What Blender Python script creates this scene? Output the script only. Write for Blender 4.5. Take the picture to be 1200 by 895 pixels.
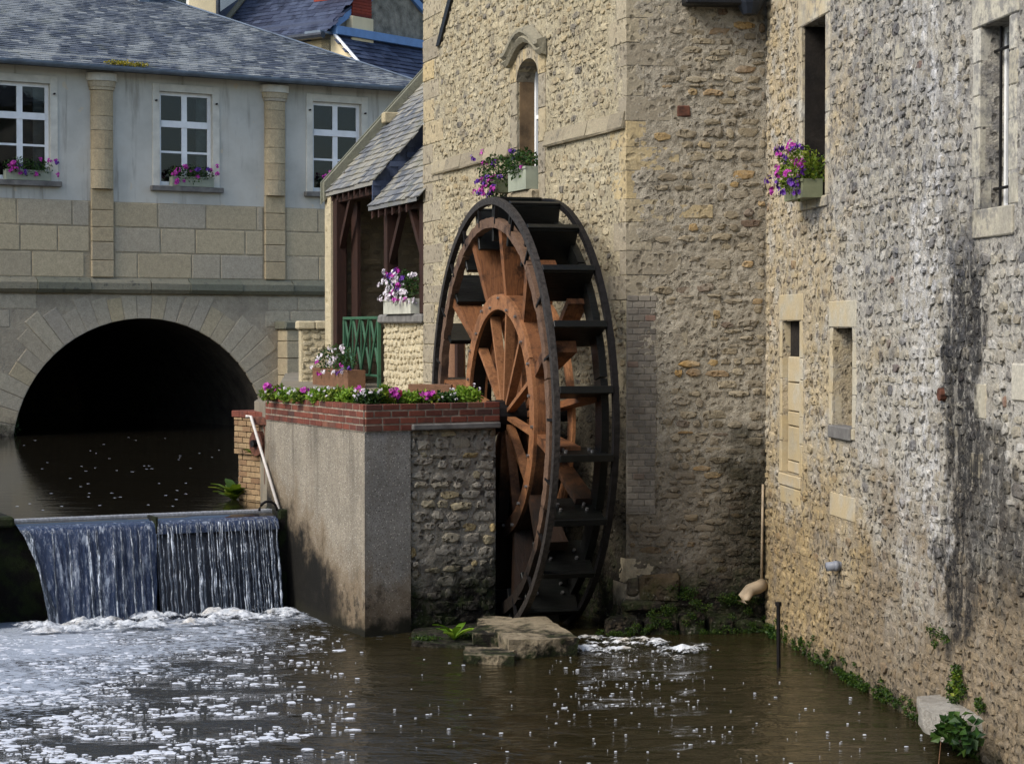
import bpy, bmesh, math, random
from math import sin, cos, pi, radians, atan2, sqrt, tan
from mathutils import Vector, Matrix, noise as mnoise
random.seed(7)
RND = random.Random(11)
sc = bpy.context.scene
for o in list(bpy.data.objects): bpy.data.objects.remove(o)
COL = sc.collection

# ------------------------------------------------------------------ camera, sky, sun, exposure
FPX, CAMZ, PITCH = 2400.0, 3.6, math.atan(62.5/2400.0)
cam = bpy.data.cameras.new('camera'); camo = bpy.data.objects.new('camera', cam); COL.objects.link(camo)
camo.location = (0, 0, CAMZ); camo.rotation_euler = (pi/2-PITCH, 0, 0)
cam.sensor_width = 36; cam.lens = 72; cam.clip_end = 2000; cam.clip_start = 0.1
sc.camera = camo
SUN_TO = Vector((-0.64, -0.46, 0.68)).normalized()
w = bpy.data.worlds.new('World'); sc.world = w; w.use_nodes = True
wn = w.node_tree; wn.nodes.clear()
sky = wn.nodes.new('ShaderNodeTexSky'); sky.sky_type = 'NISHITA'; sky.sun_disc = False
sky.sun_elevation = math.asin(SUN_TO.z); sky.sun_rotation = atan2(SUN_TO.x, SUN_TO.y)
sky.air_density = 1.0; sky.dust_density = 2.0; sky.ozone_density = 1.0
bg = wn.nodes.new('ShaderNodeBackground'); bg.inputs[1].default_value = 0.11
wo = wn.nodes.new('ShaderNodeOutputWorld')
wn.links.new(sky.outputs[0], bg.inputs[0]); wn.links.new(bg.outputs[0], wo.inputs[0])
sl = bpy.data.lights.new('sun', 'SUN'); sl.energy = 1.5; sl.angle = radians(26); sl.color = (1.0, 0.95, 0.87)
so = bpy.data.objects.new('sun', sl); COL.objects.link(so)
so.rotation_euler = (-SUN_TO).to_track_quat('-Z', 'Y').to_euler(); so.location = (-20, -10, 30)
sc.view_settings.view_transform = 'Standard'; sc.view_settings.look = 'None'
sc.view_settings.exposure = 1.0; sc.view_settings.gamma = 1.0
sc.view_settings.use_curve_mapping = False

# ------------------------------------------------------------------ helpers: geometry
def ray(px, py):
    x = (px-600)/FPX; y = -(py-447.5)/FPX
    return Vector((x, cos(PITCH)+y*sin(PITCH), -sin(PITCH)+y*cos(PITCH)))
CAMP = Vector((0, 0, CAMZ))
def at(px, py, Y):
    r = ray(px, py); return CAMP+r*(Y/r.y)
def onz(px, py, z):
    r = ray(px, py); return CAMP+r*((z-CAMZ)/r.z)
class Wall:
    """vertical plane; u runs left to right as seen, d goes into the wall, z up"""
    def __init__(s, ox, oy, ux, uy):
        l = math.hypot(ux, uy); s.o = Vector((ox, oy, 0)); s.u = Vector((ux/l, uy/l, 0)); s.d = Vector((-uy/l, ux/l, 0))
        s.ang = atan2(uy, ux)
    def hit(s, px, py, d=0.0):
        r = ray(px, py); o = s.o+s.d*d
        t = (o-CAMP).dot(s.d)/r.dot(s.d); p = CAMP+r*t
        return (p-s.o).dot(s.u), p.z
    def U(s, px, d=0.0): return s.hit(px, 385, d)[0]
    def Z(s, px, py, d=0.0): return s.hit(px, py, d)[1]
    def W(s, u, d, z): return s.o+s.u*u+s.d*d+Vector((0, 0, z))
class ID:
    o = Vector((0, 0, 0)); ang = 0.0
    @staticmethod
    def W(u, d, z): return Vector((u, d, z))

def link(name, data): o = bpy.data.objects.new(name, data); COL.objects.link(o); return o
def put(o, parent, frame=ID):
    base = parent.location if parent is not None and parent.get('root') else Vector((0, 0, 0))
    if parent is not None: o.parent = parent
    if parent is not None and not parent.get('root'):
        return o                              # sub-part: shares its part's frame
    o.location = frame.o-base; o.rotation_euler = (0, 0, frame.ang)
    return o
def thing(name, label, cat, loc=(0, 0, 0), group=None):
    o = link(name, None); o.location = loc; o['label'] = label; o['category'] = cat; o['root'] = 1
    o.empty_display_size = 0.2
    if group: o['group'] = group
    return o
def tag(o, label, cat, group=None):
    o['label'] = label; o['category'] = cat
    if group: o['group'] = group
    return o
def mesh(name, vs, fs, mat, smooth=False):
    me = bpy.data.meshes.new(name); me.from_pydata([tuple(v) for v in vs], [], fs); me.update()
    if mat: me.materials.append(mat)
    if smooth: me.polygons.foreach_set('use_smooth', [True]*len(me.polygons))
    return me
def mk(name, vs, fs, mat, parent=None, frame=ID, smooth=False):
    return put(link(name, mesh(name, vs, fs, mat, smooth)), parent, frame)
class G:
    """vertex / face collector"""
    def __init__(s): s.v = []; s.f = []
    def add(s, vs, fs):
        b = len(s.v); s.v += [tuple(v) for v in vs]; s.f += [tuple(i+b for i in f) for f in fs]; return s
    def box(s, x0, x1, y0, y1, z0, z1, c=0.0):
        if c <= 0:
            vs = [(x, y, z) for z in (z0, z1) for y in (y0, y1) for x in (x0, x1)]
            return s.add(vs, [(0, 2, 3, 1), (4, 5, 7, 6), (0, 1, 5, 4), (2, 6, 7, 3), (0, 4, 6, 2), (1, 3, 7, 5)])
        c = min(c, (x1-x0)*.45, (y1-y0)*.45, (z1-z0)*.45)
        lo, hi = (x0, y0, z0), (x1, y1, z1); vs = []; idx = {}
        for sx in (0, 1):
            for sy in (0, 1):
                for sz in (0, 1):
                    sg = (sx, sy, sz)
                    for k in range(3):
                        p = []
                        for a in range(3):
                            b = hi[a] if sg[a] else lo[a]
                            p.append(b if a == k else (b-c if sg[a] else b+c))
                        idx[(sg, k)] = len(vs); vs.append(p)
        fs = []
        for k in range(3):
            a, b = [(1, 2), (2, 0), (0, 1)][k]
            for sgk in (0, 1):
                q = []
                for (sa, sb) in ((0, 0), (1, 0), (1, 1), (0, 1)):
                    g = [0, 0, 0]; g[k] = sgk; g[a] = sa; g[b] = sb; q.append(idx[(tuple(g), k)])
                fs.append(q if sgk else q[::-1])
        for k in range(3):            # edges along axis k
            a, b = [(1, 2), (2, 0), (0, 1)][k]
            for sa in (0, 1):
                for sb in (0, 1):
                    g0 = [0, 0, 0]; g1 = [0, 0, 0]; g0[a] = g1[a] = sa; g0[b] = g1[b] = sb; g1[k] = 1
                    q = [idx[(tuple(g0), a)], idx[(tuple(g1), a)], idx[(tuple(g1), b)], idx[(tuple(g0), b)]]
                    fs.append(q if (sa == sb) else q[::-1])
        for sx in (0, 1):
            for sy in (0, 1):
                for sz in (0, 1):
                    q = [idx[((sx, sy, sz), k)] for k in range(3)]
                    fs.append(q if (sx+sy+sz) % 2 == 1 else q[::-1])
        return s.add(vs, fs)
    def prism(s, pts, axis_vec):
        n = len(pts); a = [Vector(p) for p in pts]; b = [p+Vector(axis_vec) for p in a]
        return s.add(a+b, [tuple(range(n))[::-1], tuple(range(n, 2*n))]+[(i, (i+1) % n, n+(i+1) % n, n+i) for i in range(n)])
    def tube(s, pts, r, seg=8, cap=True):
        pts = [Vector(p) for p in pts]; rs = r if isinstance(r, (list, tuple)) else [r]*len(pts)
        b = len(s.v); n = len(pts)
        for i, p in enumerate(pts):
            t = (pts[min(i+1, n-1)]-pts[max(i-1, 0)]).normalized()
            a = t.cross(Vector((0, 0, 1)) if abs(t.z) < .9 else Vector((1, 0, 0))).normalized(); c = t.cross(a)
            for k in range(seg):
                an = 2*pi*k/seg; s.v.append(tuple(p+a*cos(an)*rs[i]+c*sin(an)*rs[i]))
        for i in range(n-1):
            for k in range(seg):
                k2 = (k+1) % seg; s.f.append((b+i*seg+k, b+i*seg+k2, b+(i+1)*seg+k2, b+(i+1)*seg+k))
        if cap:
            s.f.append(tuple(b+k for k in range(seg))[::-1]); s.f.append(tuple(b+(n-1)*seg+k for k in range(seg)))
        return s
    def jitter(s, a):
        s.v = [(x+RND.uniform(-a, a), y+RND.uniform(-a, a), z+RND.uniform(-a, a)) for x, y, z in s.v]; return s
    def out(s, name, mat, parent=None, frame=ID, smooth=False): return mk(name, s.v, s.f, mat, parent, frame, smooth)

# ------------------------------------------------------------------ helpers: materials
def lin(c):
    f = lambda x: x/12.92 if x <= .04045 else ((x+.055)/1.055)**2.4
    return tuple(f(v/255.0) for v in c[:3])+(1.0,)
class Mat:
    def __init__(s, name):
        s.m = bpy.data.materials.new(name); s.m.use_nodes = True; s.t = s.m.node_tree; s.t.nodes.clear()
        s.b = s.t.nodes.new('ShaderNodeBsdfPrincipled'); s.o = s.t.nodes.new('ShaderNodeOutputMaterial')
        s.t.links.new(s.b.outputs[0], s.o.inputs[0]); s._p = None
    def set(s, node, key, val):
        i = node.inputs[key]
        if isinstance(val, bpy.types.NodeSocket): s.t.links.new(val, i)
        else:
            if hasattr(i.default_value, '__len__') and not hasattr(val, '__len__'): val = [val]*len(i.default_value)
            if hasattr(val, '__len__') and len(i.default_value) == 4 and len(val) == 3: val = tuple(val)+(1.0,)
            i.default_value = val
    def n(s, typ, ins=None, **props):
        nd = s.t.nodes.new(typ)
        for k, v in props.items(): setattr(nd, k, v)
        for k, v in (ins or {}).items(): s.set(nd, k, v)
        return nd
    def pos(s):
        if s._p is None: s._p = s.n('ShaderNodeNewGeometry').outputs['Position']
        return s._p
    def obj(s): return s.n('ShaderNodeTexCoord').outputs['Object']
    def xyz(s, v=None):
        q = s.n('ShaderNodeSeparateXYZ', {0: v or s.pos()}); return q.outputs[0], q.outputs[1], q.outputs[2]
    def sc(s, v, sx, sy, sz): return s.n('ShaderNodeMapping', {0: v, 3: (sx, sy, sz)}).outputs[0]
    def rot(s, v, az): return s.n('ShaderNodeMapping', {0: v, 2: (0, 0, az)}).outputs[0]
    def noise(s, scale, detail=4, vec=None, rough=.55, dist=0.0):
        return s.n('ShaderNodeTexNoise', {'Vector': vec or s.pos(), 'Scale': scale, 'Detail': detail, 'Roughness': rough, 'Distortion': dist}).outputs[0]
    def vor(s, scale, vec=None, feat='F1', out=0):
        return s.n('ShaderNodeTexVoronoi', {'Vector': vec or s.pos(), 'Scale': scale}, feature=feat).outputs[out]
    def math(s, op, a, b=0.0, c=None, clamp=False):
        ins = {0: a, 1: b}
        if c is not None: ins[2] = c
        return s.n('ShaderNodeMath', ins, operation=op, use_clamp=clamp).outputs[0]
    def ss(s, v, a, b):   # smoothstep a..b -> 0..1
        return s.n('ShaderNodeMapRange', {0: v, 1: a, 2: b, 3: 0.0, 4: 1.0}, interpolation_type='SMOOTHSTEP').outputs[0]
    def lr(s, v, a, b, c, d): return s.n('ShaderNodeMapRange', {0: v, 1: a, 2: b, 3: c, 4: d}).outputs[0]
    def ramp(s, fac, stops, interp='LINEAR'):
        r = s.n('ShaderNodeValToRGB', {0: fac}); e = r.color_ramp; e.interpolation = interp
        while len(e.elements) < len(stops): e.elements.new(.5)
        for el, (p, c) in zip(e.elements, stops): el.position = p; el.color = lin(c) if max(c) > 1.01 else tuple(c)+(1,)
        return r.outputs[0]
    def mix(s, fac, a, b, blend='MIX'):
        nd = s.n('ShaderNodeMix', data_type='RGBA', blend_type=blend)
        f = lambda c: lin(c) if isinstance(c, tuple) and max(c) > 1.01 else (tuple(c)+(1,) if isinstance(c, tuple) and len(c) == 3 else c)
        s.set(nd, 0, fac); s.set(nd, 6, f(a)); s.set(nd, 7, f(b)); return nd.outputs[2]
    def mul(s, a, b): return s.math('MULTIPLY', a, b)
    def rand(s):
        r = s.math('ADD', s.n('ShaderNodeObjectInfo').outputs['Random'], s.n('ShaderNodeNewGeometry').outputs['Random Per Island'])
        return s.math('FRACT', r)
    def bump(s, h, strength=.5, dist=.02, prev=None):
        ins = {'Strength': strength, 'Distance': dist, 'Height': h}
        if prev is not None: ins['Normal'] = prev
        nd = s.n('ShaderNodeBump', ins); s.t.links.new(nd.outputs[0], s.b.inputs['Normal']); return nd.outputs[0]
    def fin(s, col=None, rough=.8, spec=.3, metal=0.0, **kw):
        if col is not None: s.set(s.b, 'Base Color', lin(col) if isinstance(col, tuple) and max(col) > 1.01 else col)
        s.set(s.b, 'Roughness', rough); s.set(s.b, 'Specular IOR Level', spec); s.set(s.b, 'Metallic', metal)
        for k, v in kw.items(): s.set(s.b, k, v)
        return s.m
def simple(name, col, rough=.7, var=.25, scale=6, bump=.2, bscale=30, metal=0.0, spec=.3, dist=.01):
    m = Mat(name); nz = m.noise(scale, 5); b = m.noise(bscale, 4)
    d = tuple(max(0, c*(1-var)) for c in col); l = tuple(min(255, c*(1+var*.6)) for c in col)
    c = m.ramp(nz, [(.25, d), (.75, l)]); m.bump(b, bump, dist)
    return m.fin(c, m.lr(b, .3, .7, max(0.05, rough-.12), min(1, rough+.12)), spec, metal)

# ---- masonry materials ----
def masonry(name, palette, grain=28, streak=None, damp=(0.15, 0.7), stains=None, vary=.22, lichen=0.0, lo_tint=None, bump=.7, mortar=False, wash=0.0, washc=(190,184,170), pits=0.0, pitc=(74,66,54), psc=13, mott=0.0):
    m = Mat(name); x, y, z = m.xyz()
    n1 = m.noise(1.1, 5); n2 = m.noise(9, 5, rough=.65); n3 = m.noise(grain*2.2, 6, rough=.7)
    if mortar: c = m.ramp(m.noise(1.7, 6, rough=.62), palette)
    else: c = m.ramp(m.rand(), palette, 'LINEAR')
    c = m.mix(m.lr(n2, .3, .7, 0, 1), m.mix(vary*1.6, c, (.10, .085, .06), 'MIX'), c)
    c = m.mix(m.lr(n3, .35, .65, .0, .35), c, (.09, .08, .065))
    if wash: c = m.mix(m.mul(m.ss(m.noise(2.3, 5, rough=.7), .42, .62), wash), c, washc)
    if lo_tint: # (colour, z0, z1, amount): staining of the lower wall
        zz = m.math('ADD', z, m.lr(m.noise(1.5, 5), .3, .7, -.9, .9))
        c = m.mix(m.mul(m.ss(zz, lo_tint[2], lo_tint[1]), lo_tint[3]), c, m.mix(m.lr(n2, .3, .7, 0, 1), lo_tint[0], tuple(v*.55 for v in lo_tint[0])))
    if lichen:
        l = m.mul(m.ss(m.noise(4.5, 6, rough=.75), .56, .66), lichen)
        c = m.mix(l, c, m.mix(m.noise(14, 3), (58, 58, 56), (92, 90, 84)))
    for st in (stains or []): c = st(m, c, x, y, z)
    if damp:
        zz = m.math('ADD', z, m.lr(m.noise(2.2, 6, rough=.7), .25, .75, -.35, .35))
        k = m.ss(zz, damp[1], damp[0])
        c = m.mix(k, c, m.mix(m.ss(m.noise(5, 5), .42, .62), (22, 19, 14), (34, 42, 16)))
    h = m.math('ADD', m.mul(n2, 1.0), m.mul(n3, .55))
    if mott:
        mo = m.noise(psc*.75, 6, rough=.75, dist=.5); c = m.mix(m.mul(m.ss(mo, .50, .64), mott), c, tuple(v*.62 for v in pitc) if False else pitc); c = m.mix(m.mul(m.ss(mo, .42, .30), mott*.6), c, (222, 214, 196))
    if pits:  # small voids darkened in colour as their shade, on top of the bump
        dv = m.n('ShaderNodeVectorMath', {0: m.pos(), 1: m.n('ShaderNodeVectorMath', {0: m.n('ShaderNodeTexNoise', {'Vector': m.pos(), 'Scale': 9.0, 'Detail': 2.0}).outputs['Color'], 1: (.09, .09, .09)}, operation='MULTIPLY').outputs[0]}, operation='ADD').outputs[0]
        pk = m.mul(m.ss(m.vor(psc, dv), .42, .20), m.ss(m.noise(2.4, 4), .34, .52)); c = m.mix(m.mul(pk, pits), c, tuple(v*.6 for v in pitc)); h = m.math('SUBTRACT', h, m.mul(pk, 1.5))
    nb = m.bump(h, bump, .03)
    if mortar: m.bump(m.noise(26, 5, rough=.6, dist=.6), .8, .03, nb)
    return m.fin(c, .88, .25)
def stain_R(m, c, x, y, z):
    wv = m.lr(m.noise(1.6, 5, rough=.65), .2, .8, -.75, .75)
    yy = m.math('ADD', y, wv)
    k = m.mul(m.ss(yy, 16.95, 17.35), m.ss(yy, 18.15, 17.75))
    zz = m.math('ADD', z, m.lr(m.noise(1.1, 4), .3, .7, -.5, .5))
    k = m.mul(k, m.mul(m.ss(zz, 5.0, 4.2), m.ss(zz, .9, 1.4)))
    k2 = m.mul(m.mul(m.ss(yy, 15.8, 16.3), m.ss(yy, 18.0, 17.5)), m.mul(m.ss(zz, 2.75, 2.45), m.ss(zz, 1.1, 1.6)))
    k = m.math('MAXIMUM', k, m.mul(k2, .85))
    sv = m.noise(4.2, 5, m.sc(m.pos(), 1.0, 1.7, .22), .65)
    k = m.mul(m.mul(k, m.ss(m.noise(11, 6, rough=.8), .30, .50)), m.ss(sv, .28, .48))
    c = m.mix(m.mul(k, .95), c, (26, 26, 28))
    c = m.mix(m.mul(m.mul(m.ss(m.math('ADD', y, m.lr(m.noise(.8, 4), .3, .7, -1.2, 1.2)), 20.0, 22.0), m.ss(m.noise(3.2, 5), .3, .6)), .5), c, (186, 162, 112))
    # soot-grey upper wall
    g = m.mul(m.math('MAXIMUM', m.ss(m.noise(6.5, 6, rough=.75), .46, .60), m.mul(m.ss(m.noise(1.3, 5, rough=.7), .48, .66), .7)), m.ss(m.math('ADD', z, m.lr(m.noise(.7, 4), .3, .7, -1.2, 1.2)), 3.0, 5.0))
    g = m.mul(g, m.ss(y, 23.6, 22.3))
    c = m.mix(m.mul(g, .66), c, (96, 97, 101))
    # pale lime bloom beside the stain
    b = m.mul(m.mul(m.ss(yy, 17.7, 18.1), m.ss(yy, 19.6, 18.7)), m.mul(m.mul(m.ss(m.noise(4.5, 6, rough=.8), .42, .62), m.ss(m.noise(3.3, 5, m.sc(m.pos(), 1, 1.6, .25)), .38, .58)), m.ss(z, .8, 1.8)))
    return m.mix(m.mul(b, .75), c, (212, 212, 211))
def stain_shade_M(m, c, x, y, z):
    g = m.mul(m.ss(m.noise(3.2, 6, rough=.75), .50, .68), m.ss(z, 5.9, 6.6))
    c = m.mix(m.mul(g, .7), c, (92, 90, 86))
    k = m.mul(m.ss(y, 29.5, 28.0), m.ss(m.math('ADD', z, m.lr(m.noise(1.6, 5), .3, .7, -.5, .5)), 3.5, 1.9))           # splash-wet wall behind the wheel, with the pit's shade painted in
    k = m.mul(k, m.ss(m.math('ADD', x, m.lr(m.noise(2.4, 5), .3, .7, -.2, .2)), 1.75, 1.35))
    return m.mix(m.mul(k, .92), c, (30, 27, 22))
def stain_M2(m, c, x, y, z):
    xx = m.math('ADD', x, m.lr(m.noise(2.0, 6, rough=.7), .25, .75, -.35, .35))
    k = m.mul(m.ss(xx, 2.25, 2.75), m.ss(m.math('ADD', z, m.lr(m.noise(2.2, 5), .3, .7, -.4, .4)), 2.7, 1.9))
    c = m.mix(m.mul(k, .9), c, m.mix(m.noise(7, 4), (14, 15, 10), (44, 42, 24)))
    k = m.mul(m.ss(xx, 2.65, 3.0), m.ss(m.math('ADD', z, m.noise(2, 3)), 6.2, 8.0))
    return m.mix(m.mul(k, .6), c, (50, 46, 42))

PAL_M1 = [(0, (168,154,124)), (.35, (194,180,146)), (.65, (206,194,162)), (.86, (184,164,124)), (.95, (132,126,114)), (1, (104,100,94))]
PAL_M2 = [(0, (134,122,100)), (.3, (164,150,122)), (.55, (152,142,124)), (.80, (174,160,130)), (.87, (184,152,96)), (.92, (180,142,84)), (.96, (116,100,86)), (1, (110,88,72))]
PAL_R = [(0, (162,152,130)), (.3, (192,186,168)), (.6, (206,203,194)), (.80, (178,171,154)), (.91, (126,124,122)), (.985, (92,92,96)), (1, (172,128,98))]
MT = {}
MT['m1'] = masonry('mill rubble stone', PAL_M1, stains=[stain_shade_M], damp=(.35, 1.3), lichen=.3, wash=.2, washc=(212,198,162), pits=.5, mott=.25)
MT['m1mortar'] = masonry('mill lime mortar', [(.25, (176,162,130)), (.5, (198,186,154)), (.8, (208,198,172))], stains=[stain_shade_M], damp=(.35, 1.3), mortar=True, lichen=.25, pits=.6, mott=.3, pitc=(108,97,80))
MT['m2'] = masonry('mill side rubble', PAL_M2, stains=[stain_M2], damp=(.25, 1.15), lichen=.12, lo_tint=((.13,.10,.07), .9, 2.7, .6), wash=.35, washc=(176,167,148), pits=.35, mott=.4, psc=12, pitc=(104,92,74))
MT['m2mortar'] = masonry('mill side mortar', [(.25, (160,150,130)), (.5, (182,173,154)), (.8, (194,187,171))], stains=[stain_M2], damp=(.25, 1.15), mortar=True, lo_tint=((.12,.095,.065), .9, 2.7, .6), pits=.4, mott=.4, psc=13, pitc=(112,102,86))
MT['quoin'] = masonry('dressed quoin stone', [(0, (160,150,130)), (.5, (180,169,144)), (.9, (206,184,136)), (1, (150,143,130))], stains=[stain_M2], damp=(.15, .8), lichen=.18, grain=20, vary=.2, bump=.5, pits=.5, mott=.4, psc=9, pitc=(120,110,92))
MT['millstring'] = masonry('weathered mill string', [(0, (150,140,118)), (.5, (178,166,138)), (1, (128,120,106))], damp=None, lichen=.7, grain=20, vary=.2)
MT['brownshade'] = simple('brown shaded reveal', (112,92,68), .9, .4, 4, .5)
MT['r'] = masonry('warehouse rubble stone', PAL_R, stains=[stain_R], damp=(-.2, .25), lichen=.25, lo_tint=((.27,.195,.105), .8, 2.7, .8), wash=.15, washc=(212,208,198), pits=.5, mott=.4, psc=12, pitc=(98,94,86))
MT['rmortar'] = masonry('warehouse mortar', [(.25, (178,170,150)), (.5, (202,197,184)), (.8, (212,209,202))], stains=[stain_R], damp=(-.2, .25), mortar=True, lo_tint=((.27,.195,.105), .8, 2.7, .8), pits=.65, mott=.45, psc=12, pitc=(104,98,88))
MT['rdressed'] = masonry('warehouse dressed stone', [(0, (186,178,156)), (.5, (200,194,174)), (1, (206,202,188))], stains=[stain_R], damp=None, grain=16, vary=.1, bump=.3, lo_tint=((.40,.32,.19), .9, 3.4, .55))
MT['shed'] = masonry('shed wall stone', [(0, (196,182,148)), (.5, (214,202,170)), (1, (180,166,132))], damp=None, grain=20, vary=.15)
MT['shedin'] = masonry('shed inner stone', [(0, (118,106,86)), (.5, (146,132,106)), (1, (104,96,82))], damp=None, grain=20)
MT['ash'] = masonry('bridge ashlar', [(0, (196,180,148)), (.4, (206,190,156)), (.7, (198,184,156)), (.9, (188,178,158)), (1, (204,184,142))], damp=None, grain=14, vary=.16, lichen=.15, bump=.35)
MT['pil'] = masonry('pilaster sandstone', [(0, (196,176,140)), (.5, (206,188,152)), (1, (190,174,146))], damp=None, grain=14, vary=.2, lichen=.1, bump=.35)
MT['lowash'] = masonry('bridge lower stone', [(0, (196,184,160)), (.4, (206,193,166)), (.7, (190,179,160)), (1, (208,190,152))], damp=(1.1, 1.7), grain=14, vary=.2, lichen=.2, bump=.4)
MT['string'] = masonry('weathered string course', [(0, (104,110,96)), (.5, (130,130,112)), (1, (160,152,130))], damp=None, grain=14, vary=.2, lichen=.75)
MT['lowmortar'] = masonry('bridge pointing', [(.3, (172,161,142)), (.7, (202,189,164))], damp=(1.1, 1.7), mortar=True)
MT['ashjoint'] = masonry('ashlar pointing', [(.3, (176,163,136)), (.7, (200,187,158))], damp=None, mortar=True)
def plaster():
    m = Mat('grey lime render'); n1 = m.noise(.9, 6, rough=.6); n2 = m.noise(22, 5)
    c = m.ramp(n1, [(.3, (176,174,164)), (.55, (196,194,184)), (.75, (188,182,168))])
    st = m.noise(2.2, 6, m.sc(m.pos(), 2.2, 2.2, .18), .65)
    c = m.mix(m.mul(m.ss(st, .52, .70), .6), c, (124,118,106)); c = m.mix(m.mul(m.ss(m.noise(3.5, 4), .68, .7), .5), c, (206,190,160))
    m.bump(n2, .25, .01); return m.fin(c, .9, .2)
MT['plaster'] = plaster()
MT['trim'] = simple('painted stone trim', (208,205,192), .85, .12, 3, .2)
MT['whitewood'] = simple('white window paint', (236,238,238), .45, .06, 5, .1)
MT['sill'] = simple('grey stone sill', (112,110,106), .85, .25, 6, .4)
def glass(name, col, r=.06):
    m = Mat(name); m.bump(m.noise(1.3, 2), .06, .02); return m.fin(col, r, .5)
def pane():
    m = Mat('old window glass'); nb = m.n('ShaderNodeBump', {'Strength': .12, 'Distance': .03, 'Height': m.noise(1.8, 3)}).outputs[0]
    tr = m.n('ShaderNodeBsdfTransparent', {0: (.62, .66, .66, 1)}); gl = m.n('ShaderNodeBsdfGlossy', {'Roughness': .03, 'Normal': nb}); fr = m.n('ShaderNodeFresnel', {'IOR': 1.45, 'Normal': nb})
    mx = m.n('ShaderNodeMixShader', {0: fr.outputs[0]}); m.t.links.new(tr.outputs[0], mx.inputs[1]); m.t.links.new(gl.outputs[0], mx.inputs[2]); m.t.links.new(mx.outputs[0], m.o.inputs[0]); return m.m
MT['glass'] = pane()
MT['room'] = simple('dim room wall', (70,66,60), .95, .2, 2, .1)
MT['curtain'] = simple('grey net curtain', (150,150,148), .95, .15, 6, .1)
MT['glass2'] = glass('sky lit glass', (.03, .034, .04), .08)
def slate(name, pal, moss=.25):
    m = Mat(name); r = m.rand(); c = m.ramp(r, pal); n = m.noise(1.1, 6, m.sc(m.pos(), 1.4, .5, .6), .65)
    c = m.mix(m.mul(m.ss(n, .44, .62), .75), c, pal[-1][1]); c = m.mix(m.mul(m.ss(m.noise(2.0, 6, rough=.7), .55, .68), moss), c, (96, 98, 70))
    m.bump(m.noise(30, 4), .25, .008); return m.fin(c, m.lr(r, 0, 1, .55, .75), .35)
MT['slate'] = slate('weathered blue slate', [(0, (62,68,78)), (.4, (76,82,92)), (.85, (90,96,104)), (1, (138,142,142))], .3)
MT['slateold'] = slate('mossy shed slate', [(0, (78,82,88)), (.4, (104,106,108)), (.75, (128,128,126)), (1, (142,138,124))], .55)
MT['slateblue'] = slate('dark blue slate', [(0, (30,36,54)), (.5, (44,52,74)), (1, (66,76,98))], .05)
MT['zinc'] = simple('blue grey zinc', (104,116,130), .4, .2, 3, .1, metal=.5)
MT['darkzinc'] = simple('dark gutter metal', (54,60,70), .45, .25, 3, .1, metal=.4)
MT['bluepaint'] = simple('blue painted timber', (104,140,186), .5, .1, 4, .1)
MT['cream'] = simple('cream house render', (222,206,168), .9, .08, 1.5, .15)
MT['bluerender'] = simple('blue grey house render', (112,126,140), .9, .12, 1.0, .15)
MT['rough'] = simple('roughcast gable', (128,124,112), .95, .4, 4, 1.0, 18, dist=.04)
def brick(name, pal, soot=.3):
    m = Mat(name); c = m.ramp(m.rand(), pal); n = m.noise(14, 5, rough=.7)
    c = m.mix(m.lr(n, .3, .7, .45, 0), c, tuple(v*.45 for v in pal[0][1]))
    c = m.mix(m.mul(m.ss(m.noise(3.5, 5), .5, .7), soot), c, (58, 46, 42))
    m.bump(m.noise(45, 5), .5, .01); return m.fin(c, .85, .25)
MT['brick'] = brick('red brick', [(0, (100,58,48)), (.4, (130,74,58)), (.75, (116,66,54)), (.9, (86,62,56)), (1, (142,96,76))], .65)
MT['brickpale'] = brick('pale weathered brick', [(0, (150,122,90)), (.5, (172,148,112)), (1, (136,106,78))], .35)
MT['brickgrey'] = brick('grey limed brick', [(0, (120,115,106)), (.45, (138,131,120)), (.8, (152,145,132)), (.95, (126,116,104)), (1, (142,116,102))], .3)
MT['brickchim'] = brick('chimney brick', [(0, (134,58,44)), (.6, (164,74,54)), (1, (110,48,42))], .2)
MT['bmortar'] = simple('brick mortar', (142,131,115), .95, .35, 12, .5)
MT['bmortard'] = simple('dark brick mortar', (134,128,117), .95, .25, 12, .5)
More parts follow.
